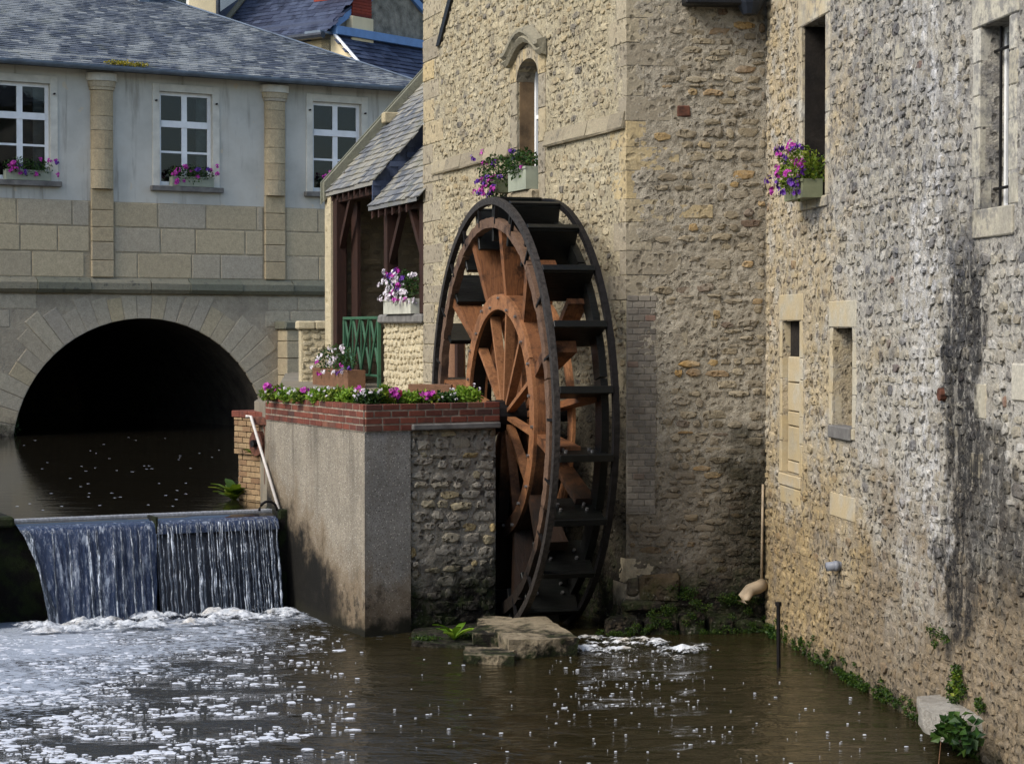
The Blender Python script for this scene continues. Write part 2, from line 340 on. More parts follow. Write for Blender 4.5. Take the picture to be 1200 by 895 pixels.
def concrete(name, base, left):
    m = Mat(name); x, y, z = m.xyz(); n = m.noise(2.0, 6, rough=.65)
    c = m.ramp(n, [(.3, tuple(v*.82 for v in base)), (.7, base)])
    c = m.mix(m.lr(m.noise(11, 5, rough=.7), .35, .65, .35, 0), c, (104, 96, 84)); c = m.mix(m.lr(m.noise(70, 3), .42, .6, .3, 0), c, (84, 80, 74)); sp = m.vor(38); c = m.mix(m.mul(m.ss(sp, .38, .14), .8), c, (84, 78, 70)); c = m.mix(m.mul(m.ss(m.vor(27), .26, .10), .75), c, (208, 202, 190))
    stv = m.noise(3.0, 5, m.sc(m.pos(), 1.6, 1.6, .12)); c = m.mix(m.mul(m.ss(stv, .5, .68), .4), c, (112, 102, 88))
    # splash line of the weir: brown then black algae, climbing towards the fall
    far = m.lr(y, 23.8, 27.2, .15, 1.55) if left else .28
    zz = m.math('SUBTRACT', m.math('ADD', z, m.lr(m.noise(2.6, 6, rough=.7), .25, .75, -.40, .40)), far)
    c = m.mix(m.mul(m.ss(zz, .75, .0), .6), c, (108, 88, 60)); c = m.mix(m.mul(m.ss(zz, .30, -.25), m.ss(y, 24.2, 25.0) if left else .35), c, (20, 19, 15))
    dk = m.noise(1.4, 6, m.sc(m.pos(), 2.4, 2.4, .16), .65); c = m.mix(m.mul(m.mul(m.ss(dk, .50, .64), m.ss(z, .6, 2.4)), .5), c, (70, 66, 60)); bl = m.mul(m.ss(m.noise(3.6, 6, rough=.75), .50, .62), m.ss(z, 1.0, .2)); c = m.mix(m.mul(bl, .85), c, (32, 30, 25))
    foot = m.ss(m.math('ADD', z, m.lr(m.noise(4, 5), .3, .7, -.1, .1)), .2, .05); c = m.mix(foot, c, (30, 29, 20))
    pit = m.ss(m.vor(15), .13, .07); c = m.mix(m.mul(pit, .8), c, (34, 32, 28))
    h = m.math('SUBTRACT', m.noise(55, 4, rough=.7), m.mul(pit, .9)); m.bump(h, .6, .012); return m.fin(c, .85, .25)
MT['concL'] = concrete('pebbly concrete lit side', (170,161,143), True)  # warmer copy: sunlight on this side is put into the base colour
MT['concF'] = concrete('pebbly concrete shaded front', (158,156,150), False)  # greyer copy: the front's shade is put into the base colour
MT['pierstone'] = masonry('pier rubble', [(0, (160,152,138)), (.3, (190,182,164)), (.6, (172,166,152)), (.85, (196,182,146)), (.95, (200,172,112)), (1, (136,124,108))], damp=(.35, .95), lichen=.3, pits=.5, mott=.4, psc=12, pitc=(96,90,80))
MT['piermortar'] = masonry('pier mortar', [(.3, (158,151,136)), (.7, (188,181,165))], damp=(.35, .95), mortar=True, lichen=.25, pits=.8, mott=.5, psc=10, pitc=(88,82,72))
def timber(name, a, b, dark, amt=.5, rough=.65, gs=(1, 1, 12), wet=None):
    m = Mat(name); v = m.obj(); g = m.noise(5, 6, m.sc(v, *gs), .6, 1.2); c = m.ramp(g, [(.25, a), (.75, b)])
    r = m.n('ShaderNodeObjectInfo').outputs['Random']; c = m.mix(m.mul(r, .35), c, a)
    c = m.mix(m.mul(m.ss(m.noise(3, 5, rough=.7), .48, .66), amt), c, dark); 
    if wet:      # soaked, algae-black wood, plus the wheel pit's shade painted in
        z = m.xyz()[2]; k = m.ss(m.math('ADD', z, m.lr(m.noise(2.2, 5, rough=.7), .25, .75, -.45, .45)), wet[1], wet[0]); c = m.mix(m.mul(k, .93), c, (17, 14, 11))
    m.bump(g, .5, .012); return m.fin(c, rough, .3)
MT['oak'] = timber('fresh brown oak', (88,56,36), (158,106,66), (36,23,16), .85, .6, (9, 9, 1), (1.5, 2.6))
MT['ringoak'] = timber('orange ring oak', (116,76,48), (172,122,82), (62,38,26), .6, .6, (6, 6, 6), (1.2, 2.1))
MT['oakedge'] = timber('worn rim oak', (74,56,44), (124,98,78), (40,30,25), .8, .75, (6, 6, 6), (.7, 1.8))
MT['wetwood'] = timber('wet black paddle wood', (9,9,9), (20,22,20), (8,15,12), .5, .38, (1, 1, 8))
MT['iron'] = simple('black rusty iron', (28,26,26), .55, .4, 14, .5, metal=.4)
MT['rim'] = simple('worn grey steel rim', (60,56,53), .6, .5, 22, .7, 40, metal=.35)
MT['bolt'] = simple('bright bolt steel', (150,150,150), .35, .2, 20, .1, metal=.8)
MT['rust'] = simple('rusty sluice iron', (92,58,44), .8, .4, 14, .5)
MT['darkwood'] = timber('dark brown post', (34,21,16), (64,37,25), (30,18,14), .5, .7, (9, 9, 1))
MT['boardwood'] = timber('weathered planter board', (98,70,50), (138,102,76), (66,48,38), .5, .75, (1, 8, 8))
MT['greenpaint'] = simple('green railing paint', (58,96,72), .5, .15, 5, .1)
MT['boxgrey'] = simple('sage plastic trough', (150,156,138), .55, .1, 4, .1)
MT['boxwhite'] = simple('pale stone trough', (178,178,164), .8, .15, 5, .2)
MT['boxgreen'] = simple('olive plastic trough', (120,124,96), .6, .15, 5, .1)
MT['pvc'] = simple('grey plastic pipe', (128,132,140), .4, .1, 5, .05)
MT['pvcw'] = simple('dirty cream pipe', (172,154,128), .5, .18, 7, .1)
MT['whiterod'] = simple('white painted rod', (214,208,200), .5, .1, 9, .1)
MT['black'] = simple('black tarred lead', (20,22,26), .5, .3, 5, .3)
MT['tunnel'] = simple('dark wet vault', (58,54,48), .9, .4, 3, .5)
MT['soil'] = simple('dark soil', (64,50,38), .95, .3, 8, .6)
MT['ground'] = simple('gravel ground', (128,120,104), .95, .2, 3, .5)
def leafm(name, a, b, c3=None):
    m = Mat(name); r = m.rand(); c = m.ramp(r, [(0, a), (.6, b), (1, c3 or b)]); m.fin(c, .5, .35)
    tr = m.n('ShaderNodeBsdfTranslucent', {0: c}); mx = m.n('ShaderNodeMixShader', {0: .3}); m.t.links.new(m.b.outputs[0], mx.inputs[1]); m.t.links.new(tr.outputs[0], mx.inputs[2])
    m.t.links.new(mx.outputs[0], m.o.inputs[0]); return m.m
MT['leaf'] = leafm('fresh green leaf', (58,84,22), (104,128,32), (140,150,50))
MT['leafdark'] = leafm('dark green leaf', (24,48,18), (46,78,26), (70,96,36))
MT['leaflime'] = leafm('lime plant leaf', (84,120,30), (128,160,46), (150,176,70))
MT['moss'] = leafm('river moss', (26,46,12), (50,78,20), (84,104,30))
MT['yellowmoss'] = leafm('yellow roof moss', (120,112,20), (168,152,30), (130,128,50))
MT['pink'] = leafm('magenta petal', (150,34,134), (188,54,168), (204,92,184))
MT['purple'] = leafm('purple petal', (62,26,110), (96,44,150), (130,70,170))
MT['white'] = leafm('white petal', (206,200,206), (236,234,236), (226,206,224))
MT['redfl'] = leafm('red petal', (150,30,50), (190,50,80), (200,80,110))
# ---- water ----
def water(name, deep, foam, bumpd=.05):
    m = Mat(name); x, y, z = m.xyz(); p = m.sc(m.pos(), .55, 1.25, 1.0)
    h = m.math('ADD', m.noise(2.2, 4, p, .55, .6), m.mul(m.noise(8.5, 4, p, .6, .4), .32)); c = m.mix(m.noise(.7, 4), deep, tuple(v*.65 for v in deep))
    rough = .05
    if foam:
        d = m.math('ADD', m.mul(m.math('SUBTRACT', x, -3.6), .55), m.mul(m.math('SUBTRACT', 25.2, y), .18))   # grows away from the foot of the weir
        d = m.math('ADD', d, m.lr(m.noise(.8, 4), .3, .7, -.5, .5))
        lace = m.noise(17, 6, m.sc(m.pos(), .5, 1.5, 1), .72, .8)
        thr = m.lr(d, -.6, 2.4, .38, .80)
        k = m.ss(m.math('SUBTRACT', lace, thr), -.03, .05); k = m.mul(k, .72); c = m.mix(k, c, (192, 202, 216)); rough = m.lr(k, 0, 1, .05, .6)
    m.bump(h, .40, bumpd); m.set(m.b, 'IOR', 1.33); return m.fin(c, rough, .5)
MT['river'] = water('brown river water', (.026, .021, .009), True, .22)
MT['pond'] = water('still mill pond water', (.014, .012, .008), False, .008)
def foamm():
    m = Mat('white foam'); z = m.xyz()[2]; n = m.noise(10, 6, rough=.7); c = m.mix(m.mul(m.ss(m.noise(1.9, 4), .52, .70), .5), m.ramp(n, [(.3, (150,158,168)), (.62, (222,226,230))]), (178,160,124))
    m.bump(m.noise(26, 5, rough=.7), .6, .03); m.fin(c, .6, .4)
    lace = m.noise(15, 6, m.sc(m.pos(), .6, 1.3, 1), .75, .6); a = m.ss(m.math('ADD', lace, m.lr(z, -.005, .085, -.24, .16)), .44, .60)      # thin froth is full of holes
    tr = m.n('ShaderNodeBsdfTransparent'); mx = m.n('ShaderNodeMixShader', {0: a}); m.t.links.new(tr.outputs[0], mx.inputs[1]); m.t.links.new(m.b.outputs[0], mx.inputs[2]); m.t.links.new(mx.outputs[0], m.o.inputs[0]); return m.m
MT['foam'] = foamm()
MT['fleck'] = simple('white foam fleck', (206,211,220), .6, .1, 20, .2)
def fallm(name, white, col):
    m = Mat(name); v = m.sc(m.pos(), 1, 1, .06); s1 = m.noise(15, 5, v, .6); s2 = m.noise(44, 5, m.sc(m.pos(), 1, 1, .12), .7); s3 = m.noise(30, 5, m.sc(m.pos(), 1, 1, .5), .75)
    k = m.math('ADD', m.mul(m.ss(s1, .52, .66), .65), m.mul(m.ss(s2, .52, .72), .55)); k = m.mul(m.mul(m.mul(k, m.ss(s3, .28, .55)), m.lr(m.noise(2.3, 3, m.sc(m.pos(), 1, 1, .15)), .3, .7, .35, 1.4)), white)
    c = m.mix(k, col, (206, 216, 228)); m.bump(m.math('ADD', s1, m.mul(s3, .5)), .6, .04); return m.fin(c, m.lr(k, 0, 1, .08, .4), .6)
MT['fall'] = fallm('falling water sheet', .75, (.022, .038, .085))
MT['strand'] = fallm('falling water strand', 1.5, (.05, .065, .09))
MT['lip'] = fallm('weir lip water', .25, (.03, .035, .05))
MT['crest'] = simple('pale wet crest plate', (176,180,186), .25, .15, 8, .1, metal=.3)
MT['weir'] = masonry('wet weir wall', [(0, (44,42,38)), (1, (62,58,50))], damp=(1.2, 2.0), mortar=True)
MT['ledge'] = masonry('pale rough ledge', [(.2, (160,154,142)), (.8, (206,202,192))], damp=None, grain=18, vary=.3, lichen=.3, mortar=True)
MT['rock'] = masonry('flat river slab', [(0, (140,126,100)), (1, (180,166,138))], damp=(.02, .26), grain=18, vary=.25, lichen=.2, mortar=True)

# ------------------------------------------------------------------ generators: stones, blocks, leaves
def unit_stones(seed, n, p=4.0, jit=.30, k=8):
    r = random.Random(seed); L = []
    for _ in range(n):
        ph = r.uniform(0, 2*pi); rad = []
        for i in range(k):
            a = 2*pi*i/k+ph+r.uniform(-.18, .18); c, s = cos(a), sin(a)
            q = .5*(abs(c)**p+abs(s)**p)**(-1/p)*(1-r.uniform(0, jit)); rad.append((c*q, s*q))
        ox, oz = r.uniform(-.06, .06), r.uniform(-.06, .06); tl, tz = r.uniform(-.35, .35), r.uniform(-.35, .35)
        vs = [(x, .9, z) for x, z in rad]+[(x*.97, -.55+r.uniform(-.25, .25)+x*tl+z*tz, z*.97) for x, z in rad]+[(x*.8+ox, -.92+r.uniform(-.2, .2)+x*tl+z*tz, z*.8+oz) for x, z in rad]
        fs = []
        for a in (0, k):
            fs += [(a+i, a+(i+1) % k, a+k+(i+1) % k, a+k+i) for i in range(k)]
        vs.append((ox*.6, -1.08, oz*.6)); c = len(vs)-1
        fs += [(2*k+i, 2*k+(i+1) % k, c) for i in range(k)]
        L.append((vs, fs))
    return L
STONES = unit_stones(3, 48)
def pack(u0, u1, z0, z1, h, wd, holes=(), gap=.02, rnd=RND, keep=1.0, wav=.03):
    """rough courses of rubble: list of (u, z, width, height)"""
    L = []; z = z0
    while z < z1:
        hh = rnd.uniform(*h); u = u0-rnd.uniform(0, .1)
        while u < u1:
            ww = rnd.uniform(*wd)*(hh/((h[0]+h[1])/2))**.5
            a, b = max(u, u0), min(u+ww, u1); zc = z+hh/2+wav*sin(u*1.7+z)+rnd.uniform(-.02, .02)
            sw, sh = b-a-gap*rnd.uniform(.5, 1.6), hh-gap*rnd.uniform(.4, 1.5)
            if sw > .04 and rnd.random() < keep:
                uc = (a+b)/2; e = .01
                if not any(uc+sw/2 > q[0]-e and uc-sw/2 < q[1]+e and zc+sh/2 > q[2]-e and zc-sh/2 < q[3]+e for q in holes):
                    L.append((uc, zc, sw, sh))
            u += ww
        z += hh
    return L
def lay(stones, proud, mat, parent, frame, single=300, score=None, name='stone', rest='rubble', rnd=RND):
    """largest in view become separate stones, the rest one mesh"""
    score = score or (lambda s: s[2]*s[3]); order = sorted(stones, key=score, reverse=True)
    meshes = {}; g = G()
    for i, (u, z, sw, sh) in enumerate(order):
        k = rnd.randrange(len(STONES)); pr = rnd.uniform(*proud); fl = rnd.choice((-1, 1))
        if i < single:
            key = (k, mat.name)
            if key not in meshes: meshes[key] = mesh(name, STONES[k][0], STONES[k][1], mat, False)
            o = link(name, meshes[key]); o.parent = parent
            base = parent.location if parent.get('root') else Vector((0, 0, 0))
            if parent.get('root'): o.location = frame.W(u, 0, z)-base; o.rotation_euler = (0, 0, frame.ang)
            else: o.location = (u, 0, z)
            o.scale = (sw, pr, sh)
        else:
            vs, fs = STONES[k]; g.add([(u+x*sw*fl, y*pr, z+zz*sh*fl) for x, y, zz in vs], fs)
    if g.v:
        o = g.out(rest, mat, parent, frame, False); o['kind'] = 'stuff'
def block(name, u0, u1, z0, z1, mat, parent, frame, proud=.012, back=.08, ch=.012, jit=.004):
    g = G(); g.box(u0, u1, -proud, back, z0, z1, ch)
    if jit: g.jitter(jit)
    return g.out(name, mat, parent, frame)
def leaves(n, rx, ry, rz, size, rnd, flat=.0, elong=1.6, c=(0, 0, 0), shell=.45):
    g = G()
    for _ in range(n):
        while True:
            p = Vector((rnd.uniform(-1, 1), rnd.uniform(-1, 1), rnd.uniform(-1, 1)))
            if shell < p.length < 1: break
        p = Vector((p.x*rx+c[0], p.y*ry+c[1], p.z*rz+c[2])); s = size*rnd.uniform(.6, 1.3)
        d = Vector((rnd.gauss(0, 1), rnd.gauss(0, 1), rnd.gauss(.3, .8))).normalized(); t = d.cross(Vector((rnd.gauss(0, 1), rnd.gauss(0, 1), rnd.gauss(0, 1)))).normalized(); nn = d.cross(t)
        a = p; b = p+d*s*elong*.5+t*s*.42+nn*s*.1; e = p+d*s*elong-nn*s*.2; f = p+d*s*elong*.5-t*s*.42+nn*s*.1; m = p+d*s*elong*.5-nn*s*.06
        g.add([a, b, e, f, m], [(0, 1, 4), (1, 2, 4), (2, 3, 4), (3, 0, 4)])
    return g
def bloom(g, p, r, rnd, petals=5, nrm=None):
    nrm = (nrm or Vector((rnd.gauss(0, .6), -1+rnd.gauss(0, .4), rnd.gauss(.5, .4)))).normalized()
    a = nrm.cross(Vector((0, 0, 1))).normalized(); b = nrm.cross(a); ph = rnd.uniform(0, 6)
    for k in range(petals):
        t = ph+2*pi*k/petals; d = a*cos(t)+b*sin(t); q = -a*sin(t)+b*cos(t)
        g.add([p-nrm*r*.15, p+d*r*.6+q*r*.45+nrm*r*.1, p+d*r*1.05+nrm*r*.05, p+d*r*.6-q*r*.45+nrm*r*.1], [(0, 1, 2, 3)])
def cluster(center, R, n, r, rnd, g=None):
    g = g or G()
    for _ in range(n):
        p = Vector((rnd.gauss(0, .5), rnd.gauss(0, .5), rnd.gauss(0, .5)))
        if p.length > 1: p.normalize()
        bloom(g, Vector(center)+p*R, r*rnd.uniform(.7, 1.2), rnd, nrm=p+Vector((0, -.8, .3)))
    return g

# ------------------------------------------------------------------ main planes of the place (metres)
Cc = Vector((1.351, 24.2, 0)); M1U = Vector((.3256, -.9455, 0)); M1LEN = 8.38
Lc = Cc-M1U*M1LEN; Ec = Vector((3.03, 24.4, 0))
FM1 = Wall(Lc.x, Lc.y, M1U.x, M1U.y)
FM2 = Wall(Cc.x, Cc.y, Ec.x-Cc.x, Ec.y-Cc.y); M2LEN = (Ec-Cc).length
FR = Wall(Ec.x, Ec.y, .12, -.9928); RLEN = 12.0
FLB = Wall(-10.875, 45.0, .846, .533)
So_ = Lc-M1U*6.4; FS = Wall(So_.x, So_.y, M1U.x, M1U.y)
PLa, PC, PRb = Vector((-3.25, 27.1, 0)), Vector((-1.72, 23.87, 0)), Vector((-.17, 24.82, 0))
FPL = Wall(PLa.x, PLa.y, PC.x-PLa.x, PC.y-PLa.y); PLLEN = (PC-PLa).length
FPR = Wall(PC.x, PC.y, PRb.x-PC.x, PRb.y-PC.y); PRLEN = (PRb-PC).length
ZU = 1.24
WE0, WE1 = onz(20, 612, ZU), onz(322, 599.5, ZU)
FW = Wall(WE0.x, WE0.y, WE1.x-WE0.x, WE1.y-WE0.y); WLEN = (WE1-WE0).length
ROAD = 2.6

def struct(o): o['kind'] = 'structure'; return o
def panel(u0, u1, z0, z1, holes, depth=.5):
    """flat wall with rectangular openings and their reveals"""
    us = sorted({u0, u1, *[h[0] for h in holes], *[h[1] for h in holes]}); zs = sorted({z0, z1, *[h[2] for h in holes], *[h[3] for h in holes]})
    us = [u for u in us if u0 <= u <= u1]; zs = [z for z in zs if z0 <= z <= z1]; g = G()
    for a, b in zip(us, us[1:]):
        for c, d in zip(zs, zs[1:]):
            if any(h[0] <= a and b <= h[1] and h[2] <= c and d <= h[3] for h in holes): continue
            g.add([(a, 0, c), (b, 0, c), (b, 0, d), (a, 0, d)], [(0, 1, 2, 3)])
    for h in holes:
        a, b, c, d = h[:4]; k = h[4] if len(h) > 4 else depth
        g.add([(a, 0, c), (a, 0, d), (a, k, d), (a, k, c)], [(0, 1, 2, 3)]); g.add([(b, 0, c), (b, k, c), (b, k, d), (b, 0, d)], [(0, 1, 2, 3)])
        g.add([(a, 0, d), (b, 0, d), (b, k, d), (a, k, d)], [(0, 1, 2, 3)]); g.add([(a, 0, c), (a, k, c), (b, k, c), (b, 0, c)], [(0, 1, 2, 3)])
    return g
def rough_panel(u0, u1, z0, z1, holes, depth, res, amp, seed, off=.004, fq=7.0):
    """as panel, but the mortar face is a fine uneven surface that half buries the stones"""
    g = panel(u0, u1, z0, z1, holes, depth)
    g.f = [f for f in g.f if len({round(g.v[i][1], 5) for i in f}) > 1]
    def axis(a, b, marks):
        n = max(2, int((b-a)/res)); L = [a+(b-a)*i/n for i in range(n+1)]
        for m_ in marks:
            if a < m_ < b: i = min(range(1, n), key=lambda k: abs(L[k]-m_)); L[i] = m_
        return L
    us = axis(u0, u1, [h[0] for h in holes]+[h[1] for h in holes]); zs = axis(z0, z1, [h[2] for h in holes]+[h[3] for h in holes]); nu = len(us); b = len(g.v)
    for z in zs:
        for u in us:
            q = mnoise.noise(Vector((u*fq, seed, z*fq*1.25)))*.6+mnoise.noise(Vector((u*fq*2.3, seed+7, z*fq*2.9)))*.55+mnoise.noise(Vector((u*fq*4.6, seed+17, z*fq*5)))*.45+mnoise.noise(Vector((u*.9, seed+3, z*.9)))*.7
            e = min(1, (u-u0)/.15, (u1-u)/.15); g.v.append((u, -(off+q*amp)*max(0, e), z))
    for j in range(len(zs)-1):
        for i in range(nu-1):
            uc, zc = (us[i]+us[i+1])/2, (zs[j]+zs[j+1])/2
            if any(h[0] < uc < h[1] and h[2] < zc < h[3] for h in holes): continue
            g.f.append((b+j*nu+i, b+j*nu+i+1, b+(j+1)*nu+i+1, b+(j+1)*nu+i))
    return g
def slates(o, ud, vd, W, H, ew, ev, inside, mat, name, parent, frame, rnd=RND, th=.012):
    """overlapping slates on the plane o + u*ud + v*vd (v up the slope)"""
    o, ud, vd = Vector(o), Vector(ud).normalized(), Vector(vd).normalized(); nn = ud.cross(vd).normalized(); g = G(); r = 0; v = 0.0
    while v < H:
        u = -(r % 2)*ew*.5
        while u < W:
            ww = ew*rnd.uniform(.9, 1.06)
            if inside(u+ww/2, v+ev/2):
                lift = th*rnd.uniform(1.2, 2.4); dv = rnd.uniform(-.012, .012)
                P = lambda a, b, c: o+ud*a+vd*b+nn*c
                A, B = u+.003, u+ww-.003
                g.add([P(A, v+dv, lift), P(B, v+dv+rnd.uniform(-.006, .006), lift), P(B, v+ev*1.06, th*.6), P(A, v+ev*1.06, th*.6), P(A, v+dv, 0), P(B, v+dv, 0)], [(0, 1, 2, 3), (4, 5, 1, 0), (4, 0, 3), (1, 5, 2)])
            u += ww
        v += ev; r += 1
    ob = g.out(name, mat, parent, frame); ob['kind'] = 'stuff'; return ob

# ------------------------------------------------------------------ ground and water
struct(G().add([(-300, -200, -.9), (300, -200, -.9), (300, 500, -.9), (-300, 500, -.9)], [(0, 1, 2, 3)]).out('ground', MT['ground']))
def grid_sheet(x0, x1, y0, y1, nx, ny, hf):
    g = G(); g.v = [(x0+(x1-x0)*i/nx, y0+(y1-y0)*j/ny, 0) for j in range(ny+1) for i in range(nx+1)]
    g.v = [(x, y, hf(x, y)) for x, y, _ in g.v]; g.f = [(j*(nx+1)+i, j*(nx+1)+i+1, (j+1)*(nx+1)+i+1, (j+1)*(nx+1)+i) for j in range(ny) for i in range(nx)]; return g
def wave(x, y):
    return .018*mnoise.fractal(Vector((x*.9, y*1.9, .3)), 1, 2, 3)
def wave_s(x, y):
    dx, dy = 20/260, 21.5/280; i, j = math.floor((x+14)/dx), math.floor((y-6)/dy); fx, fy = (x+14)/dx-i, (y-6)/dy-j; W_ = lambda a, b: wave(-14+a*dx, 6+b*dy)
    return (W_(i, j)*(1-fx)+W_(i+1, j)*fx)*(1-fy)+(W_(i, j+1)*(1-fx)+W_(i+1, j+1)*fx)*fy
struct(grid_sheet(-14, 6, 6, 27.5, 260, 280, wave).out('river_water', MT['river'], smooth=True))
struct(G().add([(-14, 6, -.03), (-14, -30, -.03), (12, -30, -.03), (6, 6, -.03)], [(0, 1, 2, 3)]).out('river_water', MT['river']))
pd = FW.d
A, B = FW.W(-2.2, .28, ZU), FW.W(WLEN+.25, .28, ZU)
struct(G().add([A, B, Vector((-3.4, 27.6, ZU)), Vector((-3.6, 34, ZU)), Vector((-4.5, 50, ZU)), Vector((-7, 70, ZU)), Vector((-26, 60, ZU)), Vector((-17, 30, ZU))], [tuple(range(8))]).out('mill_pond_water', MT['pond']))
race = G().add([(-1.6, 29.3, -.02), (-.4, 24.9, -.02), (1.3, 24.3, -.02), (-.2, 29.3, -.02)], [(0, 1, 2, 3)])

# terrace: paved bank between the planter and the shed
ter = [(-3.2, 27.12), (-1.70, 23.98), (-.22, 24.86), (-.46, 25.75), (-1.52, 29.2), (-1.40, 32.2), (1.6, 33.3), (.4, 41.5), (-5.0, 46.8), (-5.05, 45.6), (-4.1, 36), (-3.55, 28.2)]
struct(G().prism([(x, y, -.5) for x, y in ter], (0, 0, ROAD+.5)).out('terrace', MT['ground']))
# far-side quay, out of frame on the left
qw = thing('quay_wall', 'low grey rubble quay wall along the far bank of the river', 'wall', (-9.5, 14, -.5))
G().box(-13.5, -9.5, 4, 24.6, -.5, 1.3, .05).out('wall', MT['lowmortar'], qw)
G().box(-13.6, -9.4, 3.9, 24.65, 1.3, 1.45, .04).out('coping', MT['string'], qw)

for (x0, x1, y0, y1, hh, lab) in ((-30, 26, -22, -14, 8.5, 'long rendered house row added unseen across the river to block low sky'), (-24, -15, -10, 24, 6.0, 'low rendered house added unseen on the left bank to block low sky')):  # unseen houses added to cut the horizon sky and darken reflections
    o = thing('unseen_bank_house', lab, 'house', ((x0+x1)/2, (y0+y1)/2, -.9)); G().box(x0, x1, y0, y1, -.9, hh, .05).out('wall', MT['cream'], o)
    g = G()
    if x1-x0 > y1-y0: g.prism([(x0-.3, y0-.4, hh), (x0-.3, (y0+y1)/2, hh+3), (x0-.3, y1+.4, hh)], (x1-x0+.6, 0, 0))
    else: g.prism([(x0-.4, y0-.3, hh), ((x0+x1)/2, y0-.3, hh+3), (x1+.4, y0-.3, hh)], (0, y1-y0+.6, 0))
    g.out('roof', MT['slate'], o)
# ------------------------------------------------------------------ weir, falling water, foam
wr = thing('weir', 'dark wet weir wall under the falling water beside the planter', 'weir', FW.W(WLEN/2, .5, -.5))
G().box(-7, WLEN+.45, .12, .6, -.5, ZU-.06, .03).out('weir_wall', MT['weir'], wr, FW)
G().box(-7, -.03, -.02, .7, ZU-.06, ZU+.07, .03).out('side_coping', MT['weir'], wr, FW)
G().box(-7, -.35, -.35, .12, -.5, ZU-.25, .05).out('side_block', MT['weir'], wr, FW)
G().box(-.02, WLEN+.06, .22, .36, ZU-.3, ZU+.014, .005).out('crest_sill', MT['crest'], wr, FW)
G().box(.515*WLEN-.018, .515*WLEN+.012, -.16, .22, ZU-.4, ZU+.01, .004).out('divider', MT['weir'], wr, FW)
def fall_x(v): return -.10-.26*v**.65 if v > 0 else 0           # how far the nappe is thrown out
def fall_pt(u, s, bulge=0.0):
    """s = 0..1 lip, 1..2 drop"""
    if s < 1: a = s*pi/2; return (u, .28-.38*s-.02*s, ZU-.012-.07*(1-cos(a)))
    v = s-1; return (u, -.12-.30*v**.8-bulge, ZU-.08-(ZU+.02)*v**1.0)
NU, NS = 260, 40; g = G(); MID = .515*WLEN
for j in range(NS+1):
    s = 2.0*j/NS
    for i in range(NU+1):
        f = i/NU; v = max(0, s-1)
        u = (f*WLEN)*(1-v*.11*(1-f)**1)+v*.0; u = u+ v**.8*.46*(1-f)**5
        n = mnoise.fractal(Vector((u*7, 3.1, s*.35)), 1, 2, 4)*.035+mnoise.noise(Vector((u*22, 8.1, s*1.2)))*.018
        n2 = mnoise.noise(Vector((u*30, 2.1, s*9)))*.012
        x, y, z = fall_pt(u, s); g.v.append((x, y-(n+n2)*min(1, v*3), z-.02*max(0, (u-MID))*0))
keepf = lambda u, s: True
for j in range(NS):
    for i in range(NU):
        f = (i+.5)/NU; s = 2.0*(j+.5)/NS
        if s < .7 or (f > .515 and s > 1.12): continue              # right half breaks up into strands
        g.f.append((j*(NU+1)+i, j*(NU+1)+i+1, (j+1)*(NU+1)+i+1, (j+1)*(NU+1)+i))
lipg = G(); lipg.v = list(g.v); lipg.f = [(j*(NU+1)+i, j*(NU+1)+i+1, (j+1)*(NU+1)+i+1, (j+1)*(NU+1)+i) for j in range(int(.7*NS/2)) for i in range(NU)]
wf = struct(g.out('waterfall', MT['fall'], frame=FW, smooth=True))
MT['smoothlip'] = glass('smooth sliding water', (.02, .022, .025), .04)
h = lipg.out('water_lip', MT['smoothlip'], None, FW, True); h.parent = wf; h.location = (0, 0, 0); h.rotation_euler = (0, 0, 0)
rn = random.Random(5)
def strand(u, w, s0=1.05, pushes=.03, curve=0.0):
    pts = []; rs = []; n = 26
    for k in range(n+1):
        s = s0+(2.0-s0)*k/n; x, y, z = fall_pt(u, s); wob = mnoise.noise(Vector((u*9, s*9, 1.7)))
        pts.append((x+wob*.014+curve*max(0, s-1)**.8, y-pushes-rn.uniform(0, .02), z)); rs.append(max(.004, w*(.65+.7*abs(mnoise.noise(Vector((u*31, s*13, 4.4))))+rn.uniform(-.15, .25))*min(1, .5+(s-s0)*2)))
    return pts, rs
u = MID+.01
while u < WLEN-.03:
    p, r = strand(u, rn.uniform(.008, .022), 1.0); h = G().tube(p, r, 6).out('water_strand', MT['strand'], None, FW, True); h.parent = wf; h.location = (0, 0, 0); h.rotation_euler = (0, 0, 0)
    u += rn.uniform(.02, .055) if rn.random() < .8 else rn.uniform(.06, .10)
for f in (.10, .16, .235, .24, .265, .27, .33, .36, .40, .43, .47, .505):
    p, r = strand(f*WLEN+.06*(1-f), rn.uniform(.008, .016), 1.02, .035); h = G().tube(p, r, 6).out('water_strand', MT['strand'], None, FW, True); h.parent = wf; h.location = (0, 0, 0); h.rotation_euler = (0, 0, 0)
for k in range(9):
    p, r = strand(.0+.012*k, .016, .98, .02+.004*k, .44-.028*k); h = G().tube(p, r, 6).out('water_strand', MT['strand'], None, FW, True); h.parent = wf; h.location = (0, 0, 0); h.rotation_euler = (0, 0, 0)
# back sheet: thin dark film behind the strands
g = G()
for j in range(11):
    for i in range(41):
        uu = MID+(WLEN-MID-.03)*i/40; x, y, z = fall_pt(uu, 1.0+j/10); g.v.append((uu, y+.10+.01*mnoise.noise(Vector((uu*20, 1, j*.3))), z))
g.f = [(j*41+i, j*41+i+1, (j+1)*41+i+1, (j+1)*41+i) for j in range(10) for i in range(40)]
h = g.out('water_film', MT['lip'], None, FW, True); h.parent = wf; h.location = (0, 0, 0); h.rotation_euler = (0, 0, 0)
